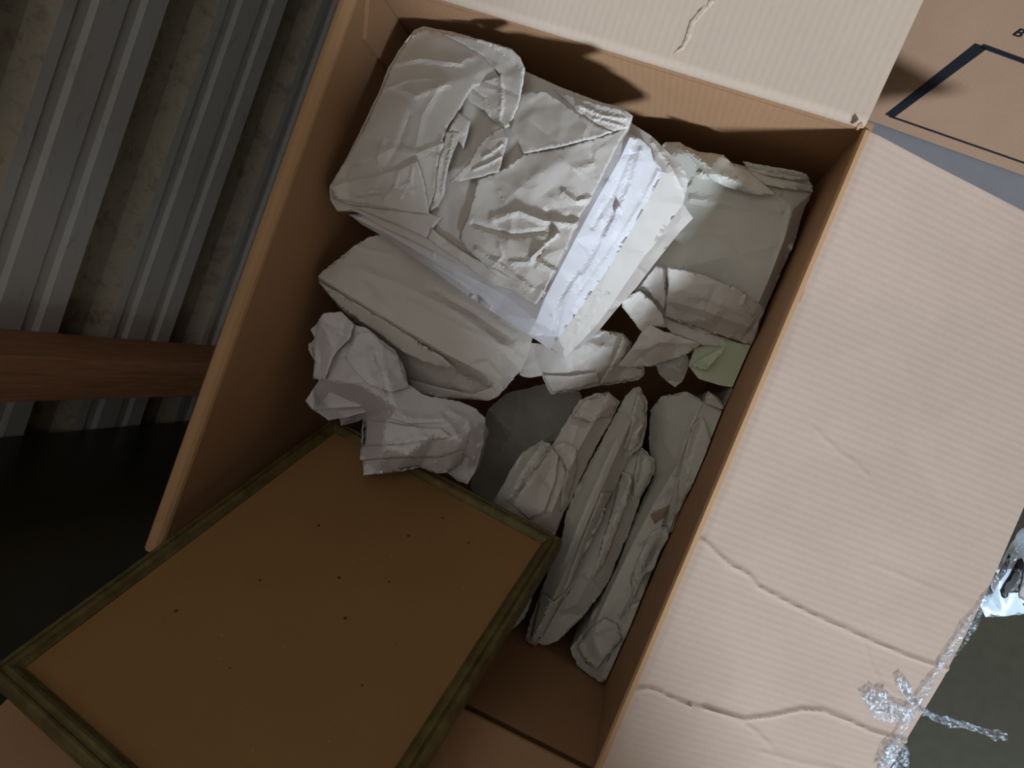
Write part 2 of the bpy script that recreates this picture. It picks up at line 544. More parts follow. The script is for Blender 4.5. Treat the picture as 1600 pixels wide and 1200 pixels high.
# left flap folded right over and hanging down outside
pr = fold_profile(-84, .20, r=.0065)
extrude('flap', [(-a, H + b) for a, b in pr], 1, .002, L - .002, MAT['card_crease'], bx, steps=1)

# right flap: drooping, with buckled creases
TH = math.radians(22.3); FL = .272
fn = np.array([math.sin(TH), 0, math.cos(TH)]); f0 = np.array([W, 0, H])
fd = np.array([math.cos(TH), 0, -math.sin(TH)])
def flap_sy(u, v):
    p = at_plane(u, v, f0, fn); return ((p - f0) @ fd, p[1])
creases = [  # pixel polylines, height mm, width mm
    ([(1098, 843), (1122, 866), (1138, 880), (1165, 893), (1178, 911), (1215, 930), (1262, 953), (1308, 972), (1350, 990), (1395, 1008), (1440, 1022), (1470, 1030)], 2.6, 5.5),
    ([(996, 1078), (1006, 1074), (1022, 1075), (1048, 1088), (1075, 1098)], 3.0, 5),
    ([(1098, 1100), (1160, 1118), (1200, 1112), (1245, 1100), (1275, 1100), (1310, 1112), (1345, 1128), (1400, 1143)], 3.2, 6),
    ([(1075, 1098), (1110, 1105), (1160, 1125), (1180, 1140), (1200, 1160)], 1.6, 5),
    ([(1270, 670), (1300, 700), (1330, 722), (1345, 740)], 1.0, 4),
    ([(1330, 985), (1345, 1025), (1360, 1055), (1395, 1075)], 1.0, 4),
    ([(1190, 1170), (1250, 1185), (1330, 1200)], 1.2, 6),
    ([(1350, 870), (1420, 900), (1500, 935)], .6, 7)]
cr = [(np.array([flap_sy(*q) for q in poly]), a, w) for poly, a, w in creases]
NS, NY = 150, 330
S, Y = np.meshgrid(np.linspace(.004, FL, NS), np.linspace(.001, L - .001, NY), indexing='ij')
Q = np.stack([S.ravel(), Y.ravel()], 1)
hh = np.zeros(len(Q))
for poly, a, w in cr:
    dd, sd = seg_dist(Q, poly)
    hh += a * .0006 * np.clip(1 - dd / (w * .0006), 0, 1) * np.where(dd < .03, 1, 0)
    hh += np.where(sd > 0, 1, -1) * a * .00012 * np.exp(-dd / .012) * np.clip(dd / .001, 0, 1)
rngf = np.random.default_rng(5)
hh += facet_noise(Q * 1000, 70, rngf) * .0009
hh += .024 * np.sin(Q[:, 1] / L * math.pi) * (Q[:, 0] / FL) - .012 * (Q[:, 0] / FL) ** 2 * 0
hh += np.where(Q[:, 0] < .012, -.003 * (1 - Q[:, 0] / .012), 0)
vt = [f0 + fd * s + np.array([0, y, 0]) + fn * h for (s, y), h in zip(Q, hh)]
vb = [v - fn * .0045 for v in vt]
nq = len(vt); fs = []
idx = lambda i, j: i * NY + j
for i in range(NS - 1):
    for j in range(NY - 1):
        a, b, c, d = idx(i, j), idx(i + 1, j), idx(i + 1, j + 1), idx(i, j + 1)
        fs.append((a, b, c, d)); fs.append((nq + d, nq + c, nq + b, nq + a))
for j in range(NY - 1):
    for i in (0, NS - 1):
        a, b = idx(i, j), idx(i, j + 1); fs.append((a, b, nq + b, nq + a))
for i in range(NS - 1):
    for j in (0, NY - 1):
        a, b = idx(i, j), idx(i + 1, j); fs.append((a, b, nq + b, nq + a))
fl = link('flap', vt + vb, fs, MAT['card_flap_lit'], bx, smooth=True); fl.data.set_sharp_from_angle(angle=math.radians(35))
# worn crease line along the right fold
extrude('fold_crease', [(W - .0005, H - .012), (W - .001, H - .003), (W + .001, H - .0012), (W + .005, H - .0026), (W + .006, H - .012)], 1, .001, L - .001, MAT['card_crease'], bx)
# torn corner where back and right flaps part
cn = [(1339, 203, .002), (1349, 196, .006), (1347, 191, .010), (1341, 194, .008), (1336, 200, .003)]
crumple('torn_corner', cn, MAT['card_crease'], bx, spacing=3, facets=((6, 2.0),), nrand=0, solid=.0012)

# ------------------------------------------------------------------ picture frame lying face down
def cam_pt(u, v, n, d):
    r = np.array([(u - 800) / FPX, (v - 600) / FPX, 1.0]); return r * (d / (n @ r))
qa, qb, qc, qd = [np.array([*q, 1.]) for q in ((523, 676), (846, 849), (38, 1043), (470, 1425))]
toc = lambda h: np.array([(h[0] - 800 * h[2]) / FPX, (h[1] - 600 * h[2]) / FPX, h[2]])
v1 = toc(np.cross(np.cross(qa, qb), np.cross(qc, qd))); v2 = toc(np.cross(np.cross(qa, qc), np.cross(qb, qd)))
nn = np.cross(v1, v2); nn /= np.linalg.norm(nn)
if nn[2] < 0: nn = -nn
fa, fb, fc, fdd = [cam_pt(q[0], q[1], nn, 1.0) for q in (qa, qb, qc, qd)]
FW = .285
sc = FW / np.linalg.norm(fb - fa)
fA, fB, fC, fD = [CAM + RW2C.T @ (p * sc) for p in (fa, fb, fc, fdd)]
fN = -(RW2C.T @ nn)             # towards the camera
fO = np.array(fA)
# least-squares plane basis: keep the traced corners exactly, profile follows local edges
corners = [fA, fB, fD, fC]      # loop order
def frame_plane_z(u, v):        # height above the rim of the frame's back at a pixel
    return at_plane(u, v, fA, fN)[2] - H
def gold_mat():
    t = NT('aged_gilt_wood'); v = t.coord(); a = t.noise(v, 60, 5, .7); b = t.noise(v, 420, 2, .6)
    c = t.ramp(a, [(.3, lin(72, 60, 30)), (.6, lin(112, 98, 56)), (.8, lin(140, 124, 74))])
    c = t.mix(t.math('MULTIPLY', b, .4), c, lin(60, 50, 26))
    t.b.inputs['Metallic'].default_value = .25
    return t.done(c, .5, t.bump(b, .3, .0008), .4)
def board_mat():
    t = NT('kraft_backing_board'); v = t.coord(); a = t.noise(v, 11, 5, .6); f = t.noise(v, 420, 2, .6)
    c = t.mix(a, lin(142, 106, 66), lin(154, 117, 74))
    c = t.mix(t.math('MULTIPLY', f, .35), c, lin(116, 82, 50))
    for s, r, col in ((34, .06, lin(52, 34, 20)), (62, .035, lin(196, 168, 128))):
        sp = t.n('ShaderNodeTexVoronoi'); sp.inputs['Scale'].default_value = s; t.l(v, sp.inputs['Vector'])
        k = t.math('LESS_THAN', sp.outputs['Distance'], r)
        c = t.mix(t.math('MULTIPLY', k, .8), c, col)
    return t.done(c, .85, t.bump(f, .12, .0005), .15)
MAT['gold'] = gold_mat(); MAT['board'] = board_mat()
fr = empty('picture_frame', (fA + fB) / 2 - np.array([0, 0, .02]), 'gilt wooden picture frame showing its brown backing board, leaning out of the box', 'picture frame')
prof = [(0, -.010), (0, .0005), (.002, .0022), (.0045, .0052), (.007, .0062), (.0092, .0055), (.0104, .0036), (.0112, .0032), (.0122, .0046), (.0140, .0050), (.0158, .0040),
        (.0172, .0010), (.0178, -.006), (.0178, -.014), (.003, -.014)]
cenf = sum(corners) / 4
for i in range(4):
    a, b = corners[i], corners[(i + 1) % 4]; pa, nb = corners[i - 1], corners[(i + 2) % 4]
    dab = (b - a) / np.linalg.norm(b - a)
    out = np.cross(dab, fN); out /= np.linalg.norm(out)
    if out @ (a - cenf) < 0: out = -out
    def miter(p, q0, q1):
        d0 = (p - q0) / np.linalg.norm(p - q0); d1 = (p - q1) / np.linalg.norm(p - q1)
        m = d0 + d1; return m / (m @ out)
    ma, mb = miter(a, b, pa), miter(b, a, nb)
    vs = []
    for base, m in ((a, ma), (b, mb)):
        for d, h in prof: vs.append(base + m * d + fN * h)
    n = len(prof)
    fs = [(k, (k + 1) % n, n + (k + 1) % n, n + k) for k in range(n)] + [tuple(range(n)), tuple(range(2 * n - 1, n - 1, -1))]
    link('frame_rail', vs, fs, MAT['gold'], fr)
bv = [c + fN * h for h in (-.0035, -.0005) for c in corners]
link('backing_board', bv, [(0, 1, 2, 3), (7, 6, 5, 4)] + [(i, (i + 1) % 4, 4 + (i + 1) % 4, 4 + i) for i in range(4)], MAT['board'], fr)
def FZ(u, v, d=.008): return (u, v, frame_plane_z(u, v) + d)

# ------------------------------------------------------------------ tall stack at the back
def bundle(name, label, *a, group='paper-wrapped bundles in the open box', cat='wrapped bundle', **k):
    k.setdefault('inbox', True)
    o, s = crumple(name, *a, **k); tag(o, label, cat, group); return o, s

# fourth (lowest) of the stack
ol = [(1067, 318, -0.053), (1083, 341, -0.058), (1060, 365, -0.060), (1025, 409, -0.062), (994, 450, -0.064), (966, 480, -0.066), (937, 515, -0.068), (905, 545, -0.070),
      (870, 552, -0.073), (800, 500, -0.083), (900, 380, -0.068), (1000, 300, -0.056)]
bundle('wrapped_bundle', 'lowest bundle of the tall white stack, only a pointed beige corner showing', ol, MAT['paper'], seed=41, facets=((40, 1.2),), torn=.15, drop=.03, inset=.01)
# third
ol = [(970, 180, -.006), (989, 194, -.002), (1016, 211, -.004), (1025, 219, -.005), (1047, 241, -.010), (1066, 259, -.014), (1076, 280, -.018), (1072, 300, -.022), (1067, 319, -.024),
      (1043, 353, -.027), (1019, 387, -.029), (1007, 400, -.030), (980, 440, -.032), (955, 477, -.034), (935, 505, -.036), (907, 535, -.040), (882, 559, -.043), (860, 543, -.044),
      (780, 500, -.06), (850, 420, -.03), (900, 300, -.015)]
rd = [[(1016, 236, .004), (1033, 268, .003), (1012, 316, -.002), (987, 359, -.006), (956, 412, -.010), (916, 469, -.014), (875, 525, -.022)]]
bundle('wrapped_bundle', 'third bundle down in the tall stack, beige paper with a rounded long edge', ol, MAT['paper'], ridges=rd, seed=33, facets=((60, 1.4), (24, .5)), drop=.03, torn=.15,
       inset=.012, wrinkles=[([(940, 430), (925, 470), (910, 505)], 2.4, 7), ([(905, 485), (895, 520), (880, 548)], 2.2, 6), ([(950, 460), (920, 500), (890, 545)], 1.6, 6), ([(1020, 222), (1050, 262), (1066, 296)], 2, 6)])
# second
ol = [(960, 190, .018), (980, 208, .020), (1000, 217, .019), (1016, 231, .017), (1022, 253, .015), (1033, 262, .013), (1033, 275, .012), (1012, 316, .006), (987, 359, .002), (956, 412, -.003),
      (940, 435, -.005), (907, 482, -.010), (875, 525, -.016), (859, 546, -.020), (825, 522, -.026), (775, 491, -.036), (725, 458, -.047), (687, 430, -.056), (650, 405, -.064), (612, 376, -.072), (567, 352, -.080),
      (545, 335, -.078), (700, 330, -.04), (850, 240, .0)]
rd = [[(984, 215, .026), (968, 250, .026), (945, 290, .024), (925, 325, .022), (900, 372, .020), (875, 420, .017), (852, 465, .014), (838, 500, .008)],
      [(838, 500, .008), (790, 462, -.010), (750, 440, -.022), (705, 420, -.032), (667, 402, -.041), (610, 368, -.056), (550, 338, -.070)]]
o2, s2 = bundle('wrapped_bundle', 'second bundle from the top of the stack, bright white shiny crinkled side', ol, MAT['paper_gloss'], ridges=rd, seed=22, facets=((50, 1.3), (20, .5)), drop=.03, inset=.012, spacing=4, nrand=10, randdir=2.1, torn=.15,
       wrinkles=[([(1000, 235), (985, 290), (965, 330), (945, 370)], 2.5, 6.4), ([(960, 345), (930, 400), (900, 450)], 2.2, 6.4), ([(985, 240), (960, 300), (925, 355)], -1.9, 6.4), ([(905, 430), (880, 470), (868, 520)], 2.2, 5.6), ([(890, 440), (862, 490)], -1.6, 4.8),
                 ([(1028, 268), (1005, 312), (950, 400), (900, 470)], 1.2, 4.8), ([(600, 372), (700, 430), (800, 500)], 1.4, 4.8), ([(700, 425), (790, 480), (850, 520)], -1.2, 4.8)],
       steps=[([(665, 402), (700, 425), (745, 450), (790, 480), (840, 508)], 1.9, 9.6)])
tear = [(960, 330, .004), (967, 319, .006), (971, 325, .005), (974, 336, .004), (968, 345, .004), (963, 339, .004)]
crumple('torn_scrap', tear, MAT['paper_gloss'], o2, base=s2, spacing=3, facets=((6, 2),), nrand=0, solid=.0004)
# top bundle
ol = [(515, 291, -.050), (537, 255, -.048), (562, 207, -.048), (595, 137, -.050), (605, 110, -.050), (624, 77, -.052), (647, 47, -.052), (662, 41, -.05), (685, 46, -.045), (705, 49, -.04),
      (732, 56, -.032), (767, 70, -.02), (800, 95, -.006), (822, 112, .002), (878, 137, .016), (937, 159, .030), (969, 167, .036), (989, 181, .038), (986, 194, .038), (980, 208, .036), (969, 225, .038), (947, 269, .038), (931, 300, .038),
      (909, 337, .037), (891, 381, .036), (862, 437, .034), (847, 469, .032), (837, 480, .028), (825, 472, .024), (805, 458, .017), (787, 448, .010), (770, 447, .004), (747, 431, -.004), (725, 414, -.011),
      (700, 402, -.020), (650, 378, -.035), (600, 355, -.049), (575, 340, -.056), (550, 328, -.060), (527, 330, -.064), (516, 312, -.060)]
pins = [(700, 250, -.004), (800, 300, .020), (650, 150, -.020), (880, 250, .036), (760, 380, .014), (600, 250, -.026), (840, 400, .034), (620, 320, -.036)]
t1, st = bundle('wrapped_bundle', 'topmost bundle of the tall stack, wide crumpled paper top with torn strips', ol, MAT['paper'], pins=pins, seed=12, spacing=5, facets=((80, 1.8), (30, .7)), drop=.03, inset=.01, nrand=10, torn=.5,
        wrinkles=[([(770, 340), (810, 330), (850, 345), (900, 350)], 2.8, 8.6), ([(855, 330), (865, 360), (848, 392), (835, 412)], -2.8, 6.5), ([(870, 365), (848, 385), (830, 402)], 3.2, 5.8), ([(740, 350), (800, 368), (850, 362)], -2.4, 7.2),
                  ([(800, 410), (840, 408), (870, 425)], 2.4, 6.5), ([(745, 390), (790, 420), (830, 450)], 2.4, 6.5), ([(780, 300), (800, 340), (795, 380)], 1.6, 8.6), ([(880, 300), (900, 315), (920, 310)], 2.0, 5.8),
                  ([(555, 300), (600, 290), (640, 300)], 2.0, 5.0), ([(560, 240), (620, 230), (680, 245)], 1.8, 7.2), ([(600, 130), (650, 150), (700, 130)], 2.0, 7.2), ([(640, 90), (690, 100), (740, 90)], 1.6, 7.2), ([(690, 215), (683, 260), (680, 310)], 1.6, 5.0)])
def sheet(pts, mat, parent, base, seed, name='paper_flap', **k):
    kw = dict(spacing=4, facets=((26, 1.0), (12, .35)), nrand=2, solid=.0008, torn=.7, inbox=True); kw.update(k)
    return crumple(name, pts, mat, parent, base=base, seed=seed, **kw)[0]
PC = MAT['paper']
# wide sheet over the left half of the top
sheet([(518, 290, .002), (545, 242, .002), (566, 205, .002), (598, 137, .002), (609, 108, .002), (628, 77, .002), (650, 50, .002), (663, 45, .002), (690, 50, .004), (735, 62, .008), (760, 85, .010), (782, 123, .012),
       (760, 131, .009), (740, 135, .009), (727, 155, .008), (715, 177, .008), (700, 197, .008), (697, 207, .009), (692, 217, .009), (695, 225, .009), (686, 250, .008), (682, 275, .008), (680, 302, .008),
       (671, 322, .007), (669, 334, .006), (600, 327, .004), (540, 318, .002), (520, 310, .002)], PC, t1, st, 101, nrand=8, facets=((62, 2.0), (26, .7)),
      wrinkles=[([(560, 255), (610, 235), (650, 240), (690, 225)], 2.4, 8.6), ([(600, 140), (640, 125), (690, 122)], 1.6, 5.8), ([(620, 100), (660, 92), (720, 100)], 2.0, 6.5), ([(575, 200), (600, 215), (590, 250)], 2.0, 7.2), ([(690, 130), (660, 180), (650, 230)], 1.6, 8.6), ([(640, 180), (625, 225), (600, 265)], -2.0, 8.6)])
# rounded curled flap near the back
sheet([(690, 52, .008), (732, 57, .014), (767, 67, .020), (800, 77, .024), (813, 90, .025), (820, 107, .024), (818, 125, .022), (815, 142, .019), (810, 165, .014), (797, 196, .010), (788, 201, .008), (770, 190, .006), (757, 172, .008),
       (735, 160, .006), (728, 150, .006), (742, 132, .008), (765, 122, .012), (783, 118, .016), (755, 88, .012), (725, 70, .010)], PC, t1, st, 102, pins=[(790, 140, .014), (795, 105, .018)],
      wrinkles=[([(782, 120), (785, 150), (780, 190)], 2.0, 5.0), ([(740, 140), (760, 155), (770, 180)], -1.6, 5.0)])
sheet([(717, 176, .010), (736, 189, .011), (730, 212, .010), (724, 232, .008), (721, 226, .008), (712, 215, .007), (700, 207, .010), (705, 195, .010)], PC, t1, st, 103)
sheet([(785, 198, .012), (794, 217, .012), (787, 240, .011), (779, 269, .011), (765, 272, .010), (750, 277, .010), (725, 282, .009), (702, 284, .008), (715, 272, .010), (728, 258, .010), (737, 247, .011), (745, 230, .010), (752, 222, .010), (770, 205, .011)], PC, t1, st, 104, facets=((20, 1.6),),
      wrinkles=[([(755, 245), (770, 238), (785, 225)], 2.0, 3.6), ([(740, 265), (765, 255), (782, 245)], 2.0, 3.6)])
sheet([(696, 206, .011), (719, 206, .010), (714, 225, .010), (702, 255, .009), (697, 280, .009), (694, 305, .008), (684, 322, .008), (672, 330, .007), (680, 302, .009), (683, 270, .010), (688, 245, .010), (695, 226, .010)], PC, t1, st, 105, wrinkles=[([(708, 215), (700, 250), (690, 300)], 2.0, 3.6)])
sheet([(516, 291, .006), (545, 283, .007), (582, 275, .008), (617, 266, .010), (630, 262, .011), (652, 250, .013), (658, 268, .013), (662, 282, .012), (667, 310, .011), (670, 334, .010), (640, 330, .008), (600, 325, .007), (565, 318, .006), (525, 311, .006)], PC, t1, st, 106, nrand=8,
      wrinkles=[([(600, 312), (618, 290), (622, 270)], 2.0, 4.3), ([(560, 305), (600, 300), (640, 285)], 1.8, 4.3), ([(625, 310), (640, 285), (645, 262)], 1.6, 4.3)])
# big sheet on the right half with folded corner
sheet([(746, 281, .008), (790, 262, .006), (819, 240, .006), (870, 232, .006), (925, 217, .005), (965, 205, .004), (984, 196, .003), (966, 226, .003), (945, 268, .003), (929, 300, .003), (906, 338, .003), (888, 381, .003), (860, 436, .003),
       (846, 464, .003), (837, 476, .003), (820, 463, .004), (800, 448, .005), (775, 432, .006), (752, 408, .007), (738, 396, .007), (728, 388, .006), (718, 372, .006), (722, 357, .007), (732, 337, .007), (742, 300, .008)], PC, t1, st, 107, nrand=9, facets=((52, 1.8), (22, .8)),
      wrinkles=[([(770, 345), (810, 330), (850, 345), (900, 350)], 1.9, 7.9), ([(855, 330), (865, 360), (848, 392), (835, 412)], -1.9, 6.5), ([(870, 365), (848, 385), (830, 402)], 2.4, 5.0), ([(740, 350), (800, 368), (850, 362)], -1.7, 6.5),
                ([(800, 410), (840, 408), (870, 425)], 1.7, 5.8), ([(745, 390), (790, 420), (830, 450)], 1.4, 6.5), ([(880, 300), (900, 315), (920, 310)], 1.2, 5.8), ([(780, 380), (785, 400), (770, 415)], 1.4, 4.3)])
sheet([(812, 145, .010), (830, 143, .012), (850, 141, .014), (880, 160, .012), (905, 178, .011), (934, 197, .009), (958, 206, .007), (925, 217, .012), (870, 230, .014), (819, 240, .013), (808, 218, .012), (797, 200, .012), (805, 175, .010)], PC, t1, st, 108, nrand=5)
sheet([(865, 140, .008), (900, 152, .008), (937, 163, .008), (968, 170, .008), (987, 183, .008), (982, 200, .006), (960, 205, .008), (934, 196, .008), (905, 176, .010)], PC, t1, st, 109, wrinkles=[([(905, 165), (940, 180), (975, 185)], 2.4, 5.0), ([(930, 185), (955, 192), (975, 198)], 2.0, 3.6)])
sheet([(545, 322, .001), (580, 335, .003), (630, 355, .003), (665, 372, .004), (690, 340, .006), (672, 333, .005), (600, 326, .003)], PC, t1, st, 110, nrand=4)
sheet([(674, 356, .006), (702, 378, .006), (735, 400, .006), (770, 418, .006), (810, 440, .005), (836, 474, .003), (818, 466, .002), (800, 452, .002), (770, 444, .002), (745, 428, .002), (715, 405, .003), (690, 390, .003), (668, 372, .004)], PC, t1, st, 111, facets=((18, 1.2),), nrand=4)

# ------------------------------------------------------------------ bundles on the left
ol = [(497, 432, -.088), (503, 425, -.088), (550, 387, -.094), (573, 372, -.097), (620, 360, -.105), (720, 420, -.10), (830, 500, -.10), (838, 520, -.10), (830, 535, -.102), (823, 560, -.108), (813, 580, -.112), (787, 610, -.125), (777, 620, -.135),
      (763, 625, -.142), (737, 623, -.145), (697, 622, -.148), (660, 615, -.15), (637, 607, -.15), (600, 570, -.15), (560, 507, -.13), (530, 480, -.112), (500, 443, -.098)]
rd = [[(503, 436, -.086), (530, 452, -.084), (560, 470, -.083), (637, 517, -.084), (697, 553, -.088), (750, 580, -.092), (784, 593, -.097)],
      [(500, 441, -.100), (530, 476, -.118), (590, 520, -.126), (637, 553, -.130), (670, 567, -.130), (711, 575, -.125)],
      [(784, 600, -.104), (775, 609, -.112), (738, 621, -.140)]]
pins = [(740, 592, -.135), (720, 586, -.135), (640, 580, -.135), (700, 600, -.138), (690, 480, -.090), (780, 540, -.093)]
m1, sm1 = bundle('wrapped_bundle', 'grey folded flat bundle under the front of the tall stack', ol, MAT['paper'], pins=pins, ridges=rd, seed=51, facets=((70, 2.0), (26, .8)), drop=.04, nrand=14, randdir=.55, spacing=5,
       wrinkles=[([(560, 420), (640, 450), (740, 500)], 2.2, 12), ([(680, 455), (740, 490), (800, 530)], -2, 9), ([(640, 470), (720, 510), (800, 545)], 2, 9), ([(700, 480), (760, 520), (815, 560)], 2, 7), ([(540, 480), (580, 505), (650, 550)], 1.8, 8), ([(735, 570), (760, 565), (785, 590)], 2, 6)])
crumple('paper_flap', [(498, 440, -.090), (512, 458, -.093), (530, 477, -.096), (560, 500, -.099), (590, 520, -.101), (615, 540, -.102), (637, 554, -.102), (670, 568, -.102), (690, 573, -.102), (711, 576, -.101), (692, 558, -.090), (640, 525, -.087), (600, 500, -.086), (560, 476, -.085), (525, 455, -.086)],
        MAT['paper'], m1, seed=52, spacing=4, facets=((40, .8), (18, .3)), nrand=3, randdir=.6, solid=.0008, torn=.5)
crumple('paper_flap', [(784, 597, -.104), (787, 609, -.110), (777, 620, -.122), (763, 626, -.126), (737, 624, -.128), (697, 623, -.130), (650, 612, -.132), (636, 592, -.132), (690, 606, -.124), (738, 616, -.122), (770, 604, -.112)],
        MAT['paper'], m1, seed=53, spacing=4, facets=((30, 1.0),), nrand=2, solid=.0008, torn=.5)
# crumpled white bundle over the frame's edge
F = FZ
ol = [(505, 490, -.090), (533, 487, -.088), (553, 507, -.086), (573, 513, -.086), (593, 530, -.086), (617, 547, -.088), (630, 573, -.086), (637, 600, -.086), (663, 617, -.086), (690, 623, -.09), (717, 627, -.094), (740, 637, -.102), (758, 653, -.115),
      (752, 687, -.125), (743, 713, -.128), (733, 735, -.130), F(727, 722, .012), F(703, 737, .012), F(683, 740, .014), F(657, 730, .014), F(640, 732, .014), F(617, 738, .014), F(590, 741, .014), F(568, 742, .014), F(568, 720, .016), F(563, 718, .018), F(565, 697, .020), F(567, 693, .018),
      F(567, 655, .020), F(550, 650, .016), F(543, 657, .014), F(533, 665, .010), F(527, 643, .02), (513, 657, -.125), (493, 643, -.115), (477, 627, -.108), (490, 607, -.100), (498, 593, -.096), (489, 592, -.108), (492, 563, -.100), (482, 547, -.106), (482, 537, -.106), (492, 528, -.098), (485, 515, -.100), (497, 503, -.096)]
pins = [(560, 600, -.072), (620, 640, -.058), (680, 680, -.062), (720, 690, -.078), (540, 540, -.078), (600, 570, -.072), (640, 710, -.052), (600, 700, -.048)]
rd = [[(553, 507, -.086), (548, 530, -.084), (552, 555, -.080)], [(567, 655, -.072), (600, 660, -.062), (650, 670, -.058), (700, 668, -.066)]]
m2, sm2 = bundle('wrapped_bundle', 'crumpled white wad of paper draped over the corner of the picture frame', ol, MAT['paper_cool'], pins=pins, ridges=rd, seed=61, spacing=5, facets=((56, 4.0), (24, 1.6)), drop=.025, inset=.004, nrand=22,
       wrinkles=[([(578, 550), (590, 585), (603, 620)], 4, 8), ([(590, 560), (600, 590), (606, 615)], -3, 6), ([(560, 630), (600, 640), (650, 655), (690, 655)], 3, 8), ([(620, 690), (660, 685), (700, 690), (735, 670)], 4, 8), ([(566, 697), (620, 688), (680, 692)], -3, 8), ([(566, 719), (620, 712), (680, 712), (720, 690)], 3.5, 8),
                 ([(690, 650), (710, 670), (722, 700)], 3, 8), ([(505, 510), (520, 545), (512, 580)], 4, 8), ([(495, 530), (502, 560), (495, 590)], -3, 6), ([(540, 505), (535, 530), (520, 550)], -4, 9), ([(640, 735), (690, 720), (725, 690)], 3, 7), ([(700, 640), (730, 655), (740, 690)], 3, 7)],
       steps=[([(492, 640), (560, 640), (640, 662), (700, 660)], 3, 14)])
M2C = MAT['paper_cool']
sheet([(567, 655, .004), (600, 659, .005), (640, 666, .005), (690, 670, .003), (705, 684, .003), (640, 692, .008), (600, 695, .009), (565, 697, .008)], M2C, m2, sm2, 63, facets=((30, 1.2),))
sheet([(565, 697, .006), (600, 694, .005), (640, 689, .005), (700, 682, .003), (735, 670, .003), (729, 700, .005), (690, 714, .008), (620, 716, .010), (563, 718, .009)], M2C, m2, sm2, 64, facets=((26, 1.6), (12, .5)), nrand=4, randdir=0)
sheet([(568, 720, .004), (620, 714, .004), (690, 710, .003), (727, 698, .003), (722, 722, .006), (703, 737, .007), (683, 740, .008), (657, 730, .008), (640, 733, .009), (617, 738, .010), (568, 742, .009)], M2C, m2, sm2, 65, facets=((26, 1.6), (12, .5)), nrand=4, randdir=0)
sheet([(505, 490, .004), (533, 487, .004), (553, 507, .006), (547, 528, .010), (530, 545, .012), (520, 558, .012), (508, 592, .010), (489, 592, .008), (492, 563, .006), (488, 545, .004), (494, 525, .003), (497, 503, .003)], M2C, m2, sm2, 66, facets=((22, 3.0),), nrand=4)
sheet([(558, 520, .004), (580, 518, .004), (600, 540, .004), (622, 556, .004), (632, 590, .004), (640, 605, .004), (610, 612, .006), (575, 600, .008), (550, 575, .010), (540, 560, .010)], M2C, m2, sm2, 67, facets=((40, 1.6),), nrand=3)
# lower end of that wad behind the frame
ol = [(700, 700, -.145), (745, 690, -.135), (757, 660, -.125), (756, 690, -.14), (745, 730, -.155), (730, 757, -.165), (715, 752, -.166), (700, 740, -.166)]
bundle('wrapped_bundle', 'narrow white paper end hanging behind the upper frame rail', ol, MAT['paper_cool'], seed=62, facets=((20, 2),), nrand=3, drop=.05)

# ------------------------------------------------------------------ bundles at the back right
ol = [(1040, 222, -.100), (1062, 222, -.098), (1072, 229, -.098), (1091, 237, -.094), (1131, 242, -.090), (1141, 253, -.088), (1159, 259, -.088), (1200, 268, -.088), (1262, 278, -.094), (1270, 291, -.096), (1268, 302, -.098), (1253, 337, -.104), (1244, 372, -.108), (1225, 415, -.110), (1206, 459, -.114), (1190, 497, -.118),
      (1175, 530, -.122), (1100, 520, -.125), (1030, 490, -.125), (985, 450, -.12), (960, 420, -.115), (990, 330, -.105), (1010, 260, -.10)]
rd = [[(1075, 235, -.084), (1110, 262, -.082), (1160, 275, -.080), (1215, 305, -.080), (1240, 325, -.084)], [(1240, 325, -.084), (1225, 375, -.086), (1200, 440, -.092), (1180, 485, -.1)]]
pins = [(1100, 330, -.088), (1140, 400, -.09), (1060, 420, -.10)]
r1, sr = bundle('wrapped_bundle', 'wide smooth grey-beige bundle against the back right corner of the box', ol, MAT['paper_green'], pins=pins, ridges=rd, seed=71, facets=((90, 3), (34, 1.0)), drop=.05, nrand=10, randdir=.4,
       wrinkles=[([(1095, 270), (1130, 275), (1180, 300), (1215, 305)], 3.5, 9), ([(1095, 245), (1120, 275), (1150, 282)], 2.5, 8), ([(1080, 310), (1140, 320), (1220, 330)], 2.2, 9), ([(1235, 330), (1225, 380), (1205, 430)], 2.5, 8)])
sheet([(1160, 252, .006), (1185, 257, .010), (1215, 262, .012), (1240, 266, .012), (1260, 272, .010), (1266, 281, .006), (1240, 281, .006), (1200, 275, .006), (1170, 266, .004)], MAT['paper_green'], r1, sr, 72, facets=((20, 1.2),))
sheet([(1158, 262, .004), (1200, 276, .010), (1240, 284, .010), (1268, 290, .006), (1270, 300, .002), (1235, 296, .006), (1195, 288, .006)], MAT['paper_green'], r1, sr, 73, facets=((20, 1.2),))
sheet([(1068, 236, .006), (1091, 239, .010), (1131, 243, .012), (1143, 255, .010), (1165, 264, .008), (1185, 280, .010), (1213, 303, .008), (1180, 306, .008), (1130, 290, .008), (1108, 278, .010), (1095, 262, .010)], MAT['paper_green'], r1, sr, 74)
# green card wedged by the wall
ol = [(1120, 530, -.128), (1178, 540, -.126), (1170, 562, -.128), (1155, 603, -.132), (1150, 606, -.132), (1125, 602, -.134), (1092, 592, -.136), (1076, 572, -.136), (1085, 545, -.132)]
gc, sg = crumple('card_folder', ol, MAT['green_card'], inbox=True, seed=81, facets=((80, .6),), nrand=0, drop=.02, inset=.002, torn=.2)
tag(gc, 'pale green card folder wedged flat against the right box wall', 'folder')
sheet([(1077, 572, .004), (1098, 560, .010), (1135, 540, .012), (1128, 552, .012), (1108, 575, .010), (1104, 580, .006)], MAT['green_card'], gc, sg, 82, name='folded_corner', nrand=0)
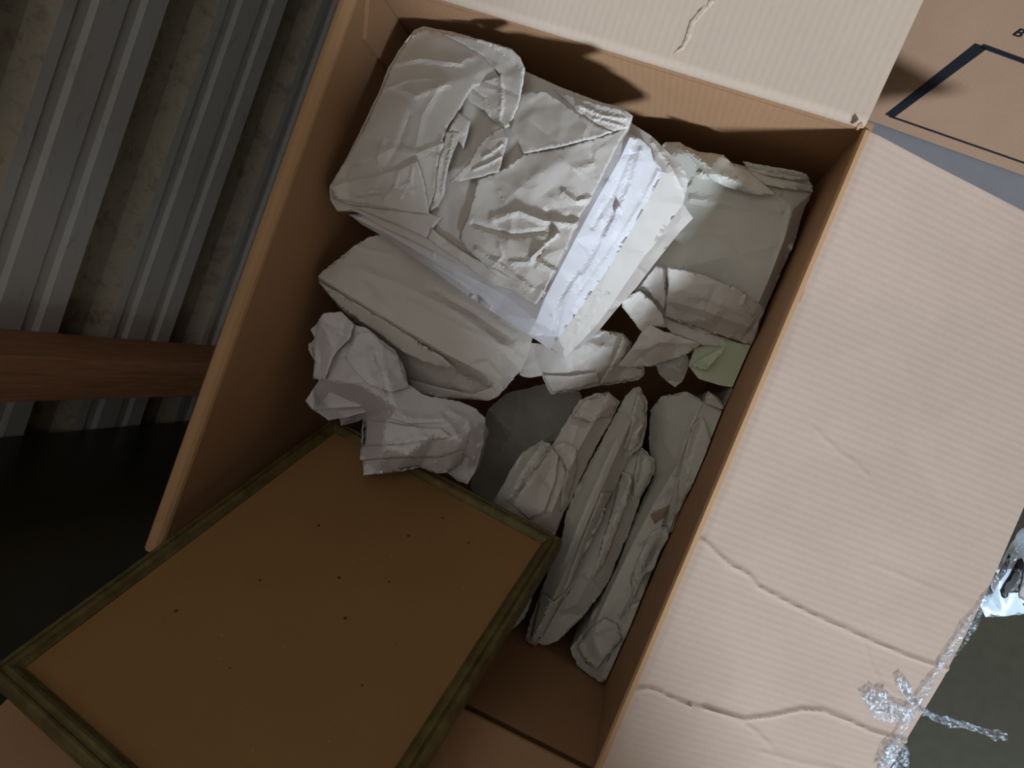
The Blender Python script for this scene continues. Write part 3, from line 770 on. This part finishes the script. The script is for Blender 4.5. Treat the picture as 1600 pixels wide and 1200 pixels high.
# nub of paper between
ol = [(1025, 570, -.150), (1045, 558, -.146), (1072, 553, -.146), (1078, 565, -.150), (1071, 585, -.156), (1065, 597, -.16), (1055, 605, -.165), (1042, 596, -.164), (1030, 585, -.158)]
bundle('wrapped_bundle', 'small pointed paper end poking out under the loose torn sheets', ol, MAT['paper_green'], pins=[(1055, 575, -.138)], seed=83, facets=((20, 2),), nrand=3, drop=.06)
# brown-grey bundle under the stack's front corner
ol = [(812, 560, -0.139), (830, 536, -0.129), (857, 540, -0.119), (882, 552, -0.114), (910, 535, -0.114), (935, 515, -0.119), (972, 520, -0.124), (987, 535, -0.129), (985, 560, -0.134), (1007, 575, -0.144), (1006, 587, -0.152), (997, 594, -0.156), (960, 600, -0.156),
      (930, 604, -0.156), (905, 610, -0.156), (860, 616, -0.159), (851, 597, -0.154), (847, 587, -0.152), (825, 590, -0.149), (812, 586, -0.149)]
rd = [[(972, 521, -0.119), (968, 545, -0.120), (955, 570, -0.124), (935, 598, -0.144)], [(848, 586, -0.148), (890, 588, -0.136), (930, 582, -0.132)]]
kb, skb = bundle('wrapped_bundle', 'low beige bundle with torn lower edge beneath the stack corner', ol, MAT['paper'], ridges=rd, pins=[(900, 560, -0.119), (950, 585, -0.132)], seed=84, facets=((34, 3.5), (16, 1.5)), drop=.05, nrand=10, spacing=5,
       steps=[([(848, 587), (890, 590), (925, 585)], 4, 10), ([(973, 522), (962, 560), (938, 598)], 4, 12)])
# loose torn sheets lying on the right bundle
def loose(label, pts, seed, **k):
    kw = dict(spacing=4, facets=((30, 2.4), (13, .8)), nrand=4, solid=.0007, torn=1.0, inbox=True); kw.update(k)
    o = crumple('paper_sheet', pts, MAT['paper'], seed=seed, **kw)[0]
    tag(o, label, 'paper', 'loose torn sheets on the right bundle')
loose('broad torn sheet curling over the right bundle beside the box wall', [(1042, 417, -0.080), (1070, 422, -0.078), (1100, 430, -0.076), (1122, 440, -0.076), (1150, 450, -0.080), (1167, 460, -0.086), (1190, 477, -0.098), (1194, 487, -0.102), (1186, 500, -0.106), (1185, 510, -0.110), (1177, 540, -0.126), (1150, 532, -0.124), (1112, 520, -0.122), (1062, 502, -0.120), (1039, 496, -0.116), (1041, 465, -0.098), (1045, 445, -0.088)],
      91, pins=[(1100, 465, -0.082), (1140, 480, -0.086), (1100, 500, -0.102)], wrinkles=[([(1045, 470), (1100, 485), (1180, 515)], 2.5, 10), ([(1165, 462), (1160, 475), (1175, 490)], 2.5, 5)])
loose('narrow folded sheet peeking below the broad curled sheet', [(1036, 494, -0.122), (1062, 504, -0.126), (1112, 522, -0.128), (1152, 534, -0.130), (1137, 541, -0.130), (1115, 541, -0.126), (1095, 538, -0.120), (1078, 531, -0.120), (1050, 521, -0.122), (1040, 510, -0.122)], 92, nrand=2)
loose('bow-tie shaped torn sheet lying across the dark gap', [(1096, 537, -0.112), (1075, 552, -0.116), (1050, 562, -0.122), (1020, 572, -0.126), (990, 574, -0.126), (964, 572, -0.124), (985, 547, -0.114), (1002, 520, -0.108), (1017, 507, -0.104), (1035, 517, -0.104), (1060, 525, -0.106)], 93, pins=[(1020, 540, -0.104)],
      wrinkles=[([(1002, 520), (1030, 535), (1094, 537)], 2, 7)])
loose('short ribbon of torn paper below the lowest stacked bundle', [(972, 466, -0.098), (1000, 454, -0.094), (1020, 472, -0.096), (1035, 492, -0.100), (1041, 512, -0.108), (1025, 510, -0.108), (1005, 521, -0.110), (990, 502, -0.108), (972, 480, -0.104)], 94, nrand=2)
loose('small rectangular torn piece tucked behind the ribbon', [(1025, 415, -0.096), (1042, 420, -0.094), (1041, 467, -0.102), (1038, 484, -0.108), (1015, 457, -0.106), (995, 452, -0.104)], 95, nrand=2)

# ------------------------------------------------------------------ bundles standing on edge at the front
ol = [(735, 760, -.36), (745, 690, -.36), (762, 640, -.32), (790, 615, -.32), (850, 600, -.31), (905, 612, -.31), (912, 640, -.31), (885, 690, -.31), (850, 740, -.32), (800, 800, -.33), (760, 810, -.33)]
bundle('wrapped_bundle', 'dark shaded bundle deep between the wad and the upright bundles', ol, MAT['paper_green'], pins=[(800, 680, -.32), (850, 640, -.31)], seed=111, facets=((40, 5), (18, 2)), drop=.1, nrand=8)
ol = [(860, 693, -.165), (847, 688, -.165), (817, 706, -.172), (795, 740, -.178), (778, 771, -.186), (766, 790, -.195), (780, 815, -.2), (830, 830, -.19), (850, 760, -.175)]
bundle('wrapped_bundle', 'half hidden crumpled bundle end left of the upright pale bundle', ol, MAT['paper_green'], pins=[(825, 735, -.155), (800, 775, -.165)], seed=112, facets=((30, 4), (14, 1.6)), drop=.1, nrand=8, wrinkles=[([(845, 695), (815, 735), (795, 780)], 4, 8), ([(835, 700), (825, 750), (800, 790)], -3, 8)])
ol = [(917, 620, -.150), (935, 614, -.146), (951, 612, -.146), (969, 628, -.150), (956, 654, -.156), (934, 693, -.160), (908, 745, -.165), (891, 784, -.170), (880, 801, -.172), (867, 836, -.178), (855, 850, -.18), (820, 835, -.185), (790, 800, -.180), (795, 790, -.178), (843, 719, -.160), (865, 693, -.152), (891, 649, -.150), (905, 625, -.15)]
rd = [[(952, 614, -.136), (940, 640, -.130), (905, 700, -.132), (885, 745, -.136), (862, 800, -.142)]]
ab, sab = bundle('wrapped_bundle', 'pale upright bundle whose lower end slips behind the frame corner', ol, MAT['paper'], ridges=rd, pins=[(860, 730, -.140), (830, 790, -.155)], seed=113, facets=((60, 2.4), (24, .8)), drop=.16, nrand=8, spacing=5,
       wrinkles=[([(868, 692), (882, 712), (888, 735), (880, 765)], 5, 6), ([(895, 655), (915, 665), (930, 655)], 4, 5), ([(865, 695), (845, 725), (800, 785)], 4, 6), ([(905, 640), (925, 648), (945, 640)], 2.5, 6), ([(840, 730), (860, 760), (880, 790)], 2, 8), ([(925, 622), (905, 660), (895, 690)], -2.5, 7)])
ol = [(836, 900, -.21), (830, 940, -.21), (820, 965, -.205), (800, 985, -.205), (780, 998, -.205), (775, 990, -.21), (790, 950, -.215), (810, 910, -.215)]
bundle('wrapped_bundle', 'small crinkled paper tip below the right frame rail', ol, MAT['paper_green'], seed=114, facets=((18, 3),), nrand=3, drop=.1)
ol = [(990, 606, -.150), (999, 604, -.148), (1012, 628, -.150), (1010, 667, -.155), (1003, 697, -.160), (982, 714, -.165), (960, 766, -.170), (925, 840, -.175), (891, 922, -.178), (869, 957, -.18), (845, 1000, -.188), (832, 1013, -.192), (819, 1007, -.196), (830, 966, -.195), (847, 922, -.190), (869, 857, -.185), (878, 840, -.182), (885, 800, -.178), (908, 749, -.172), (956, 658, -.160), (977, 619, -.152)]
rd = [[(1000, 612, -.138), (985, 660, -.134), (950, 740, -.138), (905, 845, -.146), (870, 920, -.154), (838, 990, -.172)]]
bb, sbb = bundle('wrapped_bundle', 'long slim upright bundle with a crumpled knuckle at its far end', ol, MAT['paper_green'], ridges=rd, seed=115, facets=((60, 2.4), (24, .9)), drop=.18, nrand=10, randdir=2.0, spacing=5,
       wrinkles=[([(960, 690), (935, 745), (905, 815), (880, 880)], 3.5, 6), ([(985, 650), (1003, 665), (990, 690)], 5, 7), ([(1000, 660), (985, 690), (975, 712)], -4, 6), ([(955, 730), (940, 780), (925, 830)], 2.5, 7), ([(835, 930), (850, 945), (868, 950)], 2.5, 6)])
ol = [(1003, 699, -.172), (1023, 719, -.176), (1021, 740, -.178), (999, 784, -.182), (986, 823, -.186), (964, 875, -.190), (951, 909, -.194), (936, 931, -.196), (912, 961, -.198), (873, 1000, -.2), (845, 1011, -.202), (836, 1012, -.202), (869, 957, -.19), (891, 922, -.185), (925, 840, -.18), (960, 766, -.176), (982, 714, -.172)]
rd = [[(995, 712, -.160), (990, 740, -.158), (965, 800, -.160), (935, 880, -.166), (900, 945, -.176)]]
bl, sbl = bundle('wrapped_bundle', 'lower layered bundle with a short torn slit, right of the slim bundle', ol, MAT['paper_green'], ridges=rd, seed=116, facets=((50, 2.6), (22, .9)), drop=.18, nrand=10, randdir=2.0, spacing=5,
       wrinkles=[([(975, 735), (985, 755), (980, 790)], 4, 7), ([(1005, 710), (1000, 745), (985, 775)], -4, 7), ([(945, 800), (955, 812), (968, 815)], 2.5, 4), ([(915, 900), (930, 912), (938, 928)], 3, 5)])
ol = [(1016, 641, -.19), (1034, 619, -.18), (1073, 612, -.165), (1099, 626, -.150), (1107, 611, -.150), (1120, 620, -.150), (1138, 640, -.145), (1142, 618, -.140), (1146, 607, -.138), (1155, 619, -.138), (1151, 645, -.142), (1138, 680, -.145), (1103, 740, -.150), (1086, 784, -.154), (1073, 831, -.158), (1042, 892, -.163), (1008, 957, -.168), (977, 1018, -.173),
      (956, 1070, -.178), (938, 1080, -.182), (917, 1070, -.186), (895, 1026, -.19), (891, 1013, -.192), (905, 995, -.19), (917, 983, -.188), (925, 960, -.19), (938, 940, -.195), (969, 875, -.195), (986, 823, -.195), (1021, 745, -.195), (1014, 693, -.195)]
rd = [[(1100, 630, -.138), (1081, 667, -.136), (1060, 723, -.140), (1051, 771, -.150), (1030, 830, -.152), (1000, 890, -.156), (985, 950, -.160)],
      [(1060, 723, -.140), (1020, 790, -.156), (985, 857, -.162), (955, 920, -.166), (925, 985, -.172)],
      [(1135, 650, -.136), (1110, 710, -.132), (1090, 760, -.136), (1060, 840, -.146), (1010, 930, -.156), (960, 1030, -.168)]]
cb, scb = bundle('wrapped_bundle', 'largest upright bundle along the right wall, with a ragged hole', ol, MAT['paper_green'], ridges=rd, pins=[(1045, 660, -.165), (940, 1040, -.168), (1020, 850, -.160), (1035, 690, -.17), (1075, 800, -.165), (1040, 870, -.172)], seed=117, facets=((60, 2.4), (24, .9)), drop=.18, nrand=12, randdir=2.0, spacing=4,
       steps=[([(1100, 628), (1081, 667), (1062, 720), (1050, 775), (1030, 830), (1002, 885), (985, 950), (965, 990)], 5, 16), ([(1014, 770), (985, 835), (955, 905), (930, 965)], 4, 14)],
       wrinkles=[([(1085, 650), (1070, 690), (1055, 740)], 3, 6), ([(1095, 660), (1075, 720), (1062, 770)], -3, 6), ([(1075, 720), (1075, 760), (1060, 800)], 3, 6), ([(1050, 770), (1040, 830), (1010, 890)], -4, 8), ([(905, 1010), (930, 985), (965, 975)], 4, 7), ([(920, 1040), (945, 1030), (975, 1000)], -4, 8), ([(930, 1050), (935, 1065), (950, 1060)], 3, 6),
                 ([(970, 960), (985, 930), (1000, 880)], 4, 7), ([(905, 1000), (915, 1030), (935, 1045)], 3, 6)])
hole = [(1017, 803, .003), (1028, 797, .004), (1040, 793, .004), (1045, 789, .004), (1042, 800, .004), (1034, 811, .003), (1022, 819, .002), (1019, 811, .003)]
MAT['hole'] = plain_mat('beige_inner_layer', lin(150, 126, 104), .8)
crumple('torn_hole', hole, MAT['hole'], cb, base=scb, spacing=3, facets=((8, 1.0),), nrand=0, solid=.0005, torn=1.0)

PG = MAT['paper_green']; PP = MAT['paper']
sheet([(912, 626, .003), (950, 614, .003), (966, 629, .004), (952, 654, .006), (942, 652, .007), (925, 660, .008), (905, 652, .007), (893, 652, .004)], PP, ab, sab, 131)
sheet([(862, 697, .003), (880, 690, .004), (900, 700, .006), (902, 735, .008), (888, 782, .008), (876, 800, .006), (878, 770, .006), (886, 742, .006), (876, 715, .005)], PP, ab, sab, 132)
sheet([(800, 788, .003), (846, 720, .004), (862, 700, .003), (872, 712, .007), (868, 750, .008), (850, 800, .008), (826, 812, .005)], PP, ab, sab, 133)
sheet([(996, 612, .002), (1008, 630, .003), (1007, 664, .006), (1000, 690, .008), (984, 706, .009), (975, 700, .008), (985, 672, .006), (988, 640, .004)], PG, bb, sbb, 134, facets=((18, 2.0),))
sheet([(845, 925, .003), (866, 940, .005), (885, 925, .004), (868, 956, .007), (848, 994, .006), (834, 1008, .004), (828, 1000, .004), (836, 966, .004)], PG, bb, sbb, 135)
sheet([(940, 770, .003), (958, 768, .004), (938, 815, .007), (912, 868, .008), (890, 915, .006), (878, 930, .004), (900, 870, .004)], PG, bb, sbb, 136)
sheet([(1001, 702, .003), (1020, 720, .003), (1018, 740, .005), (1000, 778, .008), (990, 775, .008), (992, 740, .006)], PG, bl, sbl, 137)
sheet([(972, 735, .003), (986, 742, .005), (988, 760, .008), (975, 800, .009), (960, 840, .008), (945, 880, .006), (925, 905, .004), (940, 850, .004), (958, 790, .004)], PG, bl, sbl, 138)
sheet([(1099, 628, .003), (1108, 613, .006), (1122, 624, .008), (1137, 642, .007), (1120, 637, .005)], PG, cb, scb, 139)
sheet([(1139, 643, .003), (1142, 620, .006), (1147, 608, .008), (1154, 620, .008), (1150, 645, .004)], PG, cb, scb, 140)
sheet([(1080, 668, .003), (1098, 650, .004), (1112, 690, .004), (1092, 750, .007), (1078, 800, .010), (1064, 840, .009), (1058, 800, .008), (1062, 745, .006)], PG, cb, scb, 141)
sheet([(1018, 830, .003), (1042, 822, .006), (1046, 850, .010), (1030, 885, .011), (1005, 900, .008), (990, 935, .005), (985, 905, .004), (1000, 865, .004)], PG, cb, scb, 142)
sheet([(902, 1012, .003), (916, 988, .004), (944, 966, .005), (964, 976, .008), (972, 1000, .010), (944, 1030, .012), (930, 1046, .009), (916, 1036, .005)], PG, cb, scb, 143, facets=((24, 2.0),))
sheet([(960, 985, .003), (985, 945, .004), (1000, 940, .008), (985, 985, .010), (966, 1030, .009), (950, 1064, .005), (938, 1060, .004), (950, 1030, .004)], PG, cb, scb, 144)
sheet([(849, 586, .003), (890, 588, .005), (932, 582, .005), (938, 596, .006), (905, 606, .008), (862, 612, .007), (854, 598, .005)], PP, kb, skb, 145)
sheet([(973, 523, .003), (986, 537, .005), (968, 568, .006), (1004, 577, .004), (1002, 588, .006), (960, 598, .008), (936, 600, .008), (955, 568, .006)], PP, kb, skb, 146)

# ------------------------------------------------------------------ printed carton behind
MAT['ink'] = plain_mat('black_print', lin(22, 26, 32), .7, .2, 60, .2)
u_ = RW2C.T @ np.array([1, .357, 0.]); u_ /= np.linalg.norm(u_)
w_ = RW2C.T @ np.array([.021, -.058, -1.]); w_ -= u_ * (w_ @ u_); w_ /= np.linalg.norm(w_)
n_ = np.cross(u_, w_)
if n_[1] > 0: n_ = -n_
o_ = at_y(1390, 181, .74)
def on2(px, py): 
    p = at_plane(px, py, o_, n_); return ((p - o_) @ u_, (p - o_) @ w_)
def pos2(a, b, d=0): return o_ + u_ * a + w_ * b + n_ * d
b2 = empty('cardboard_box', pos2(.1, -.022, -.15), 'closed brown carton with a black printed rectangle behind the open box', 'box')
a0, b0, a1 = -.12, -.022, .42
vs = [pos2(a, b, d) for d in (0, -.30) for a, b in ((a0, b0), (a1, b0), (a1, .42), (a0, .42))]
link('carton_body', vs, [(0, 1, 2, 3), (7, 6, 5, 4)] + [(i, (i + 1) % 4, 4 + (i + 1) % 4, 4 + i) for i in range(4)], MAT['card_far'], b2)
def strip(p, q, w0, w1):
    p = np.array(p); q = np.array(q); d = (q - p) / np.linalg.norm(q - p); m = np.array([-d[1], d[0]])
    pts = [p - m * w0 / 2, q - m * w1 / 2, q + m * w1 / 2, p + m * w0 / 2]
    vs = [pos2(*c, h) for h in (.0002, .0006) for c in pts]
    link('printed_line', vs, [(0, 1, 2, 3), (7, 6, 5, 4)] + [(i, (i + 1) % 4, 4 + (i + 1) % 4, 4 + i) for i in range(4)], MAT['ink'], b2)
c1 = on2(1390, 181); c2 = on2(1534, 71); c3 = on2(1600, 254); c4 = on2(1600, 95)
ext = lambda p, q, k: tuple(np.array(p) + (np.array(q) - np.array(p)) * k)
strip(c1, c2, .011, .013)
strip(c2, ext(c2, c4, 4), .006, .006)
strip(c1, ext(c1, c3, 1.9), .0032, .0032)
cu = bpy.data.curves.new('letter_curve', 'FONT'); cu.body = 'B'; cu.size = .015; cu.extrude = .0002
tmp = bpy.data.objects.new('letter_curve', cu); COL.objects.link(tmp); bpy.context.view_layer.update()
lm = bpy.data.meshes.new_from_object(tmp.evaluated_get(bpy.context.evaluated_depsgraph_get()))
bpy.data.objects.remove(tmp); bpy.data.curves.remove(cu)
lm.materials.clear(); lm.materials.append(MAT['ink'])
lt = bpy.data.objects.new('printed_letter', lm); COL.objects.link(lt)
lp = pos2(*on2(1581, 53), .0008)
lt.matrix_world = Matrix([[u_[0], w_[0], n_[0], lp[0]], [u_[1], w_[1], n_[1], lp[1]], [u_[2], w_[2], n_[2], lp[2]], [0, 0, 0, 1]])
lt.parent = b2; lt.matrix_parent_inverse = b2.matrix_basis.inverted()
MAT['carton_light_grey'] = plain_mat('carton_light_tint', lin(122, 121, 122), .8, .2, 25, .12)  # grey of the cool light on the carton's lower face
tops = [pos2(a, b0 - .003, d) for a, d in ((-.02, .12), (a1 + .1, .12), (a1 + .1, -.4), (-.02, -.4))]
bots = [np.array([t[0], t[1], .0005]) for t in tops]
gs = link('light_standin_block', tops + bots, [(0, 1, 2, 3), (7, 6, 5, 4)] + [(i, (i + 1) % 4, 4 + (i + 1) % 4, 4 + i) for i in range(4)], MAT['carton_light_grey'], bevel=.004)  # invented wedge, stands in for bluish light low on the carton
tag(gs, 'added pale grey wedge standing in for bluish light low on the printed carton', 'block')

# ------------------------------------------------------------------ stretch film and printed bag
def film_mat():
    t = NT('clear_film'); nt = t.t
    out = nt.nodes['Material Output']
    tr = t.n('ShaderNodeBsdfTransparent'); tr.inputs[0].default_value = (.93, .95, .97, 1)
    gl = t.n('ShaderNodeBsdfGlossy'); gl.inputs['Roughness'].default_value = .18; gl.inputs[0].default_value = (.9, .95, 1, 1)
    df = t.n('ShaderNodeBsdfDiffuse'); df.inputs[0].default_value = (.75, .82, .88, 1)
    v = t.coord(); a = t.noise(v, 260, 3, .6)
    bp = t.bump(a, .9, .003); t.l(bp, gl.inputs['Normal'])
    m1 = t.n('ShaderNodeMixShader'); m1.inputs[0].default_value = .45; t.l(gl.outputs[0], m1.inputs[1]); t.l(df.outputs[0], m1.inputs[2])
    m2 = t.n('ShaderNodeMixShader'); k = t.ramp(a, [(.45, (.04, .04, .04, 1)), (.70, (.45, .45, .45, 1))])
    t.l(k, m2.inputs[0]); t.l(tr.outputs[0], m2.inputs[1]); t.l(m1.outputs[0], m2.inputs[2])
    t.l(m2.outputs[0], out.inputs[0]); return t.m
MAT['film'] = film_mat()
def strand(name, pts, r0, r1, parent, seed, seg=7):
    rng = np.random.default_rng(seed); P3 = [np.array(p) for p in pts]; pth = []
    for a, b in zip(P3[:-1], P3[1:]):
        k = max(2, int(np.linalg.norm(b - a) / .004))
        pth += [a + (b - a) * j / k for j in range(k)]
    pth.append(P3[-1]); n = len(pth); vs = []; fs = []
    for i, p in enumerate(pth):
        d = pth[min(i + 1, n - 1)] - pth[max(i - 1, 0)]; d /= np.linalg.norm(d)
        e = np.cross(d, [0, 0, 1.]); e /= np.linalg.norm(e); g = np.cross(d, e)
        rr = (r0 + (r1 - r0) * i / n) * (1 + .25 * math.sin(i * .8 + seed))
        for s in range(seg):
            a = 2 * math.pi * s / seg + i * .35
            q = rr * rng.uniform(.55, 1.25); vs.append(p + e * math.cos(a) * q * 1.2 + g * math.sin(a) * q * .7)
    for i in range(n - 1):
        for s in range(seg):
            fs.append((i * seg + s, i * seg + (s + 1) % seg, (i + 1) * seg + (s + 1) % seg, (i + 1) * seg + s))
    return link(name, vs, fs, MAT['film'], parent)
def fp(u, v, d=.003):            # a point just above the right flap
    p = at_plane(u, v, f0 + fn * d, fn)
    for _ in range(3):
        s_ = (p - f0) @ fd; b_ = .024 * math.sin(min(max(p[1] / L, 0), 1) * math.pi) * min(max(s_ / FL, 0), 1)
        p = at_plane(u, v, f0 + fn * (d + b_), fn)
    return p
sf_ = empty('stretch_film', fp(1431, 1104), 'twisted clear stretch film caught along the outer edge of the right flap', 'plastic film')
edge = [at_z(1612, 822, -.09), at_z(1580, 878, -.085), at_z(1560, 905, -.082), at_z(1545, 930, -.08), at_z(1524, 958, -.078), fp(1503, 990, .004), fp(1478, 1026, .003), fp(1455, 1064, .004), fp(1432, 1103, .005), fp(1412, 1138, .004), fp(1396, 1168, .004), fp(1376, 1212, .004)]
strand('film_rope', edge, .0024, .0024, sf_, 1)
strand('film_rope', [at_z(1545, 930, -.084), at_z(1529, 965, -.09), at_z(1510, 1000, -.09), fp(1484, 1030, .003)], .002, .002, sf_, 2)
tail = [fp(1432, 1106, .005), at_z(1447, 1114, -.10), at_z(1462, 1123, -.105), at_z(1485, 1131, -.108), at_z(1510, 1134, -.11), at_z(1540, 1144, -.112), at_z(1573, 1153, -.114)]
strand('film_tail', tail, .0022, .0036, sf_, 3)
strand('film_tail', [fp(1436, 1108, .006), at_z(1460, 1118, -.10), at_z(1478, 1121, -.104), at_z(1500, 1130, -.109)], .0016, .0016, sf_, 4)
def film_patch(px, seed, lift=.006):
    pts = [(u, v, fp(u, v, .002 + lift * .5)[2] - H) for u, v in px]
    crumple('film_patch', pts, MAT['film'], sf_, spacing=4, facets=((12, 2.5), (6, 1.0)), nrand=3, solid=.0003, seed=seed)
film_patch([(1346, 1090), (1362, 1075), (1372, 1084), (1382, 1078), (1395, 1098), (1418, 1106), (1430, 1108), (1415, 1126), (1400, 1130), (1368, 1126), (1358, 1110)], 201)
film_patch([(1398, 1062), (1410, 1056), (1424, 1072), (1432, 1092), (1430, 1104), (1418, 1096), (1405, 1082)], 202)
film_patch([(1380, 1175), (1392, 1160), (1404, 1170), (1415, 1160), (1421, 1180), (1420, 1205), (1370, 1205)], 203)
MAT['bag'] = plain_mat('white_blue_plastic', lin(190, 205, 215), .35, .5, 12, .12)
MAT['bag_black'] = plain_mat('black_plastic_print', lin(14, 15, 14), .35, .5, 12, .1)
MAT['bag_grey'] = plain_mat('grey_plastic_print', lin(128, 122, 122), .35, .5, 12, .1)
bz = -.36
bo = [(1527, 938, bz - .02), (1536, 921, bz), (1556, 890, bz), (1575, 858, bz), (1592, 830, bz), (1640, 800, bz), (1700, 830, bz), (1710, 930, bz), (1650, 957, bz - .02), (1600, 959, bz - .03), (1566, 963, bz - .03), (1540, 964, bz - .03)]
bag, sb = crumple('plastic_bag', bo, MAT['bag'], seed=301, facets=((40, 1.2),), nrand=4, drop=.06, inset=.004, pins=[(1600, 890, bz + .012)], sharp=30)
tag(bag, 'white plastic bag with black and grey print lying beyond the right flap', 'bag')
for i, (pp, mm) in enumerate([([(1576, 866), (1580, 870), (1572, 895), (1562, 908), (1560, 900), (1568, 885)], 'bag_black'),
                               ([(1538, 926), (1546, 912), (1549, 920), (1552, 926), (1547, 930), (1541, 932)], 'bag_black'),
                               ([(1549, 907), (1557, 894), (1562, 905), (1560, 912), (1553, 922), (1548, 916)], 'bag_grey'),
                               ([(1590, 874), (1597, 872), (1600, 880), (1598, 905), (1594, 922), (1590, 926), (1582, 926), (1576, 926), (1575, 932), (1570, 935), (1565, 933), (1563, 924), (1570, 912), (1578, 900), (1584, 888)], 'bag_black'),
                               ([(1600, 890), (1625, 880), (1630, 930), (1600, 938), (1592, 934), (1592, 925), (1597, 908)], 'bag_grey'),
                               ([(1598, 945), (1620, 940), (1625, 948), (1604, 949)], 'bag_black')]):
    crumple('printed_mark', [(u, v, .0014) for u, v in pp], MAT[mm], bag, base=sb, spacing=4, facets=(), nrand=0, solid=.0004, torn=.3, seed=310 + i)

# torn scuff on the back flap
fpb = lambda u, v, d: at_plane(u, v, np.array([0, L + .008, H + .003]) + d * np.array([0, -math.sin(math.radians(14)), math.cos(math.radians(14))]), np.array([0, -math.sin(math.radians(14)), math.cos(math.radians(14))]))
sc_ = [(1052, 84), (1064, 72), (1072, 52), (1078, 32), (1094, 14), (1112, -4), (1118, 2), (1098, 22), (1085, 40), (1080, 58), (1068, 78)]
crumple('torn_scuff', [(u, v, fpb(u, v, .0016)[2] - H) for u, v in sc_], MAT['card_back_lit'], bx, spacing=4, facets=((14, .2),), nrand=0, solid=.0004, seed=401)
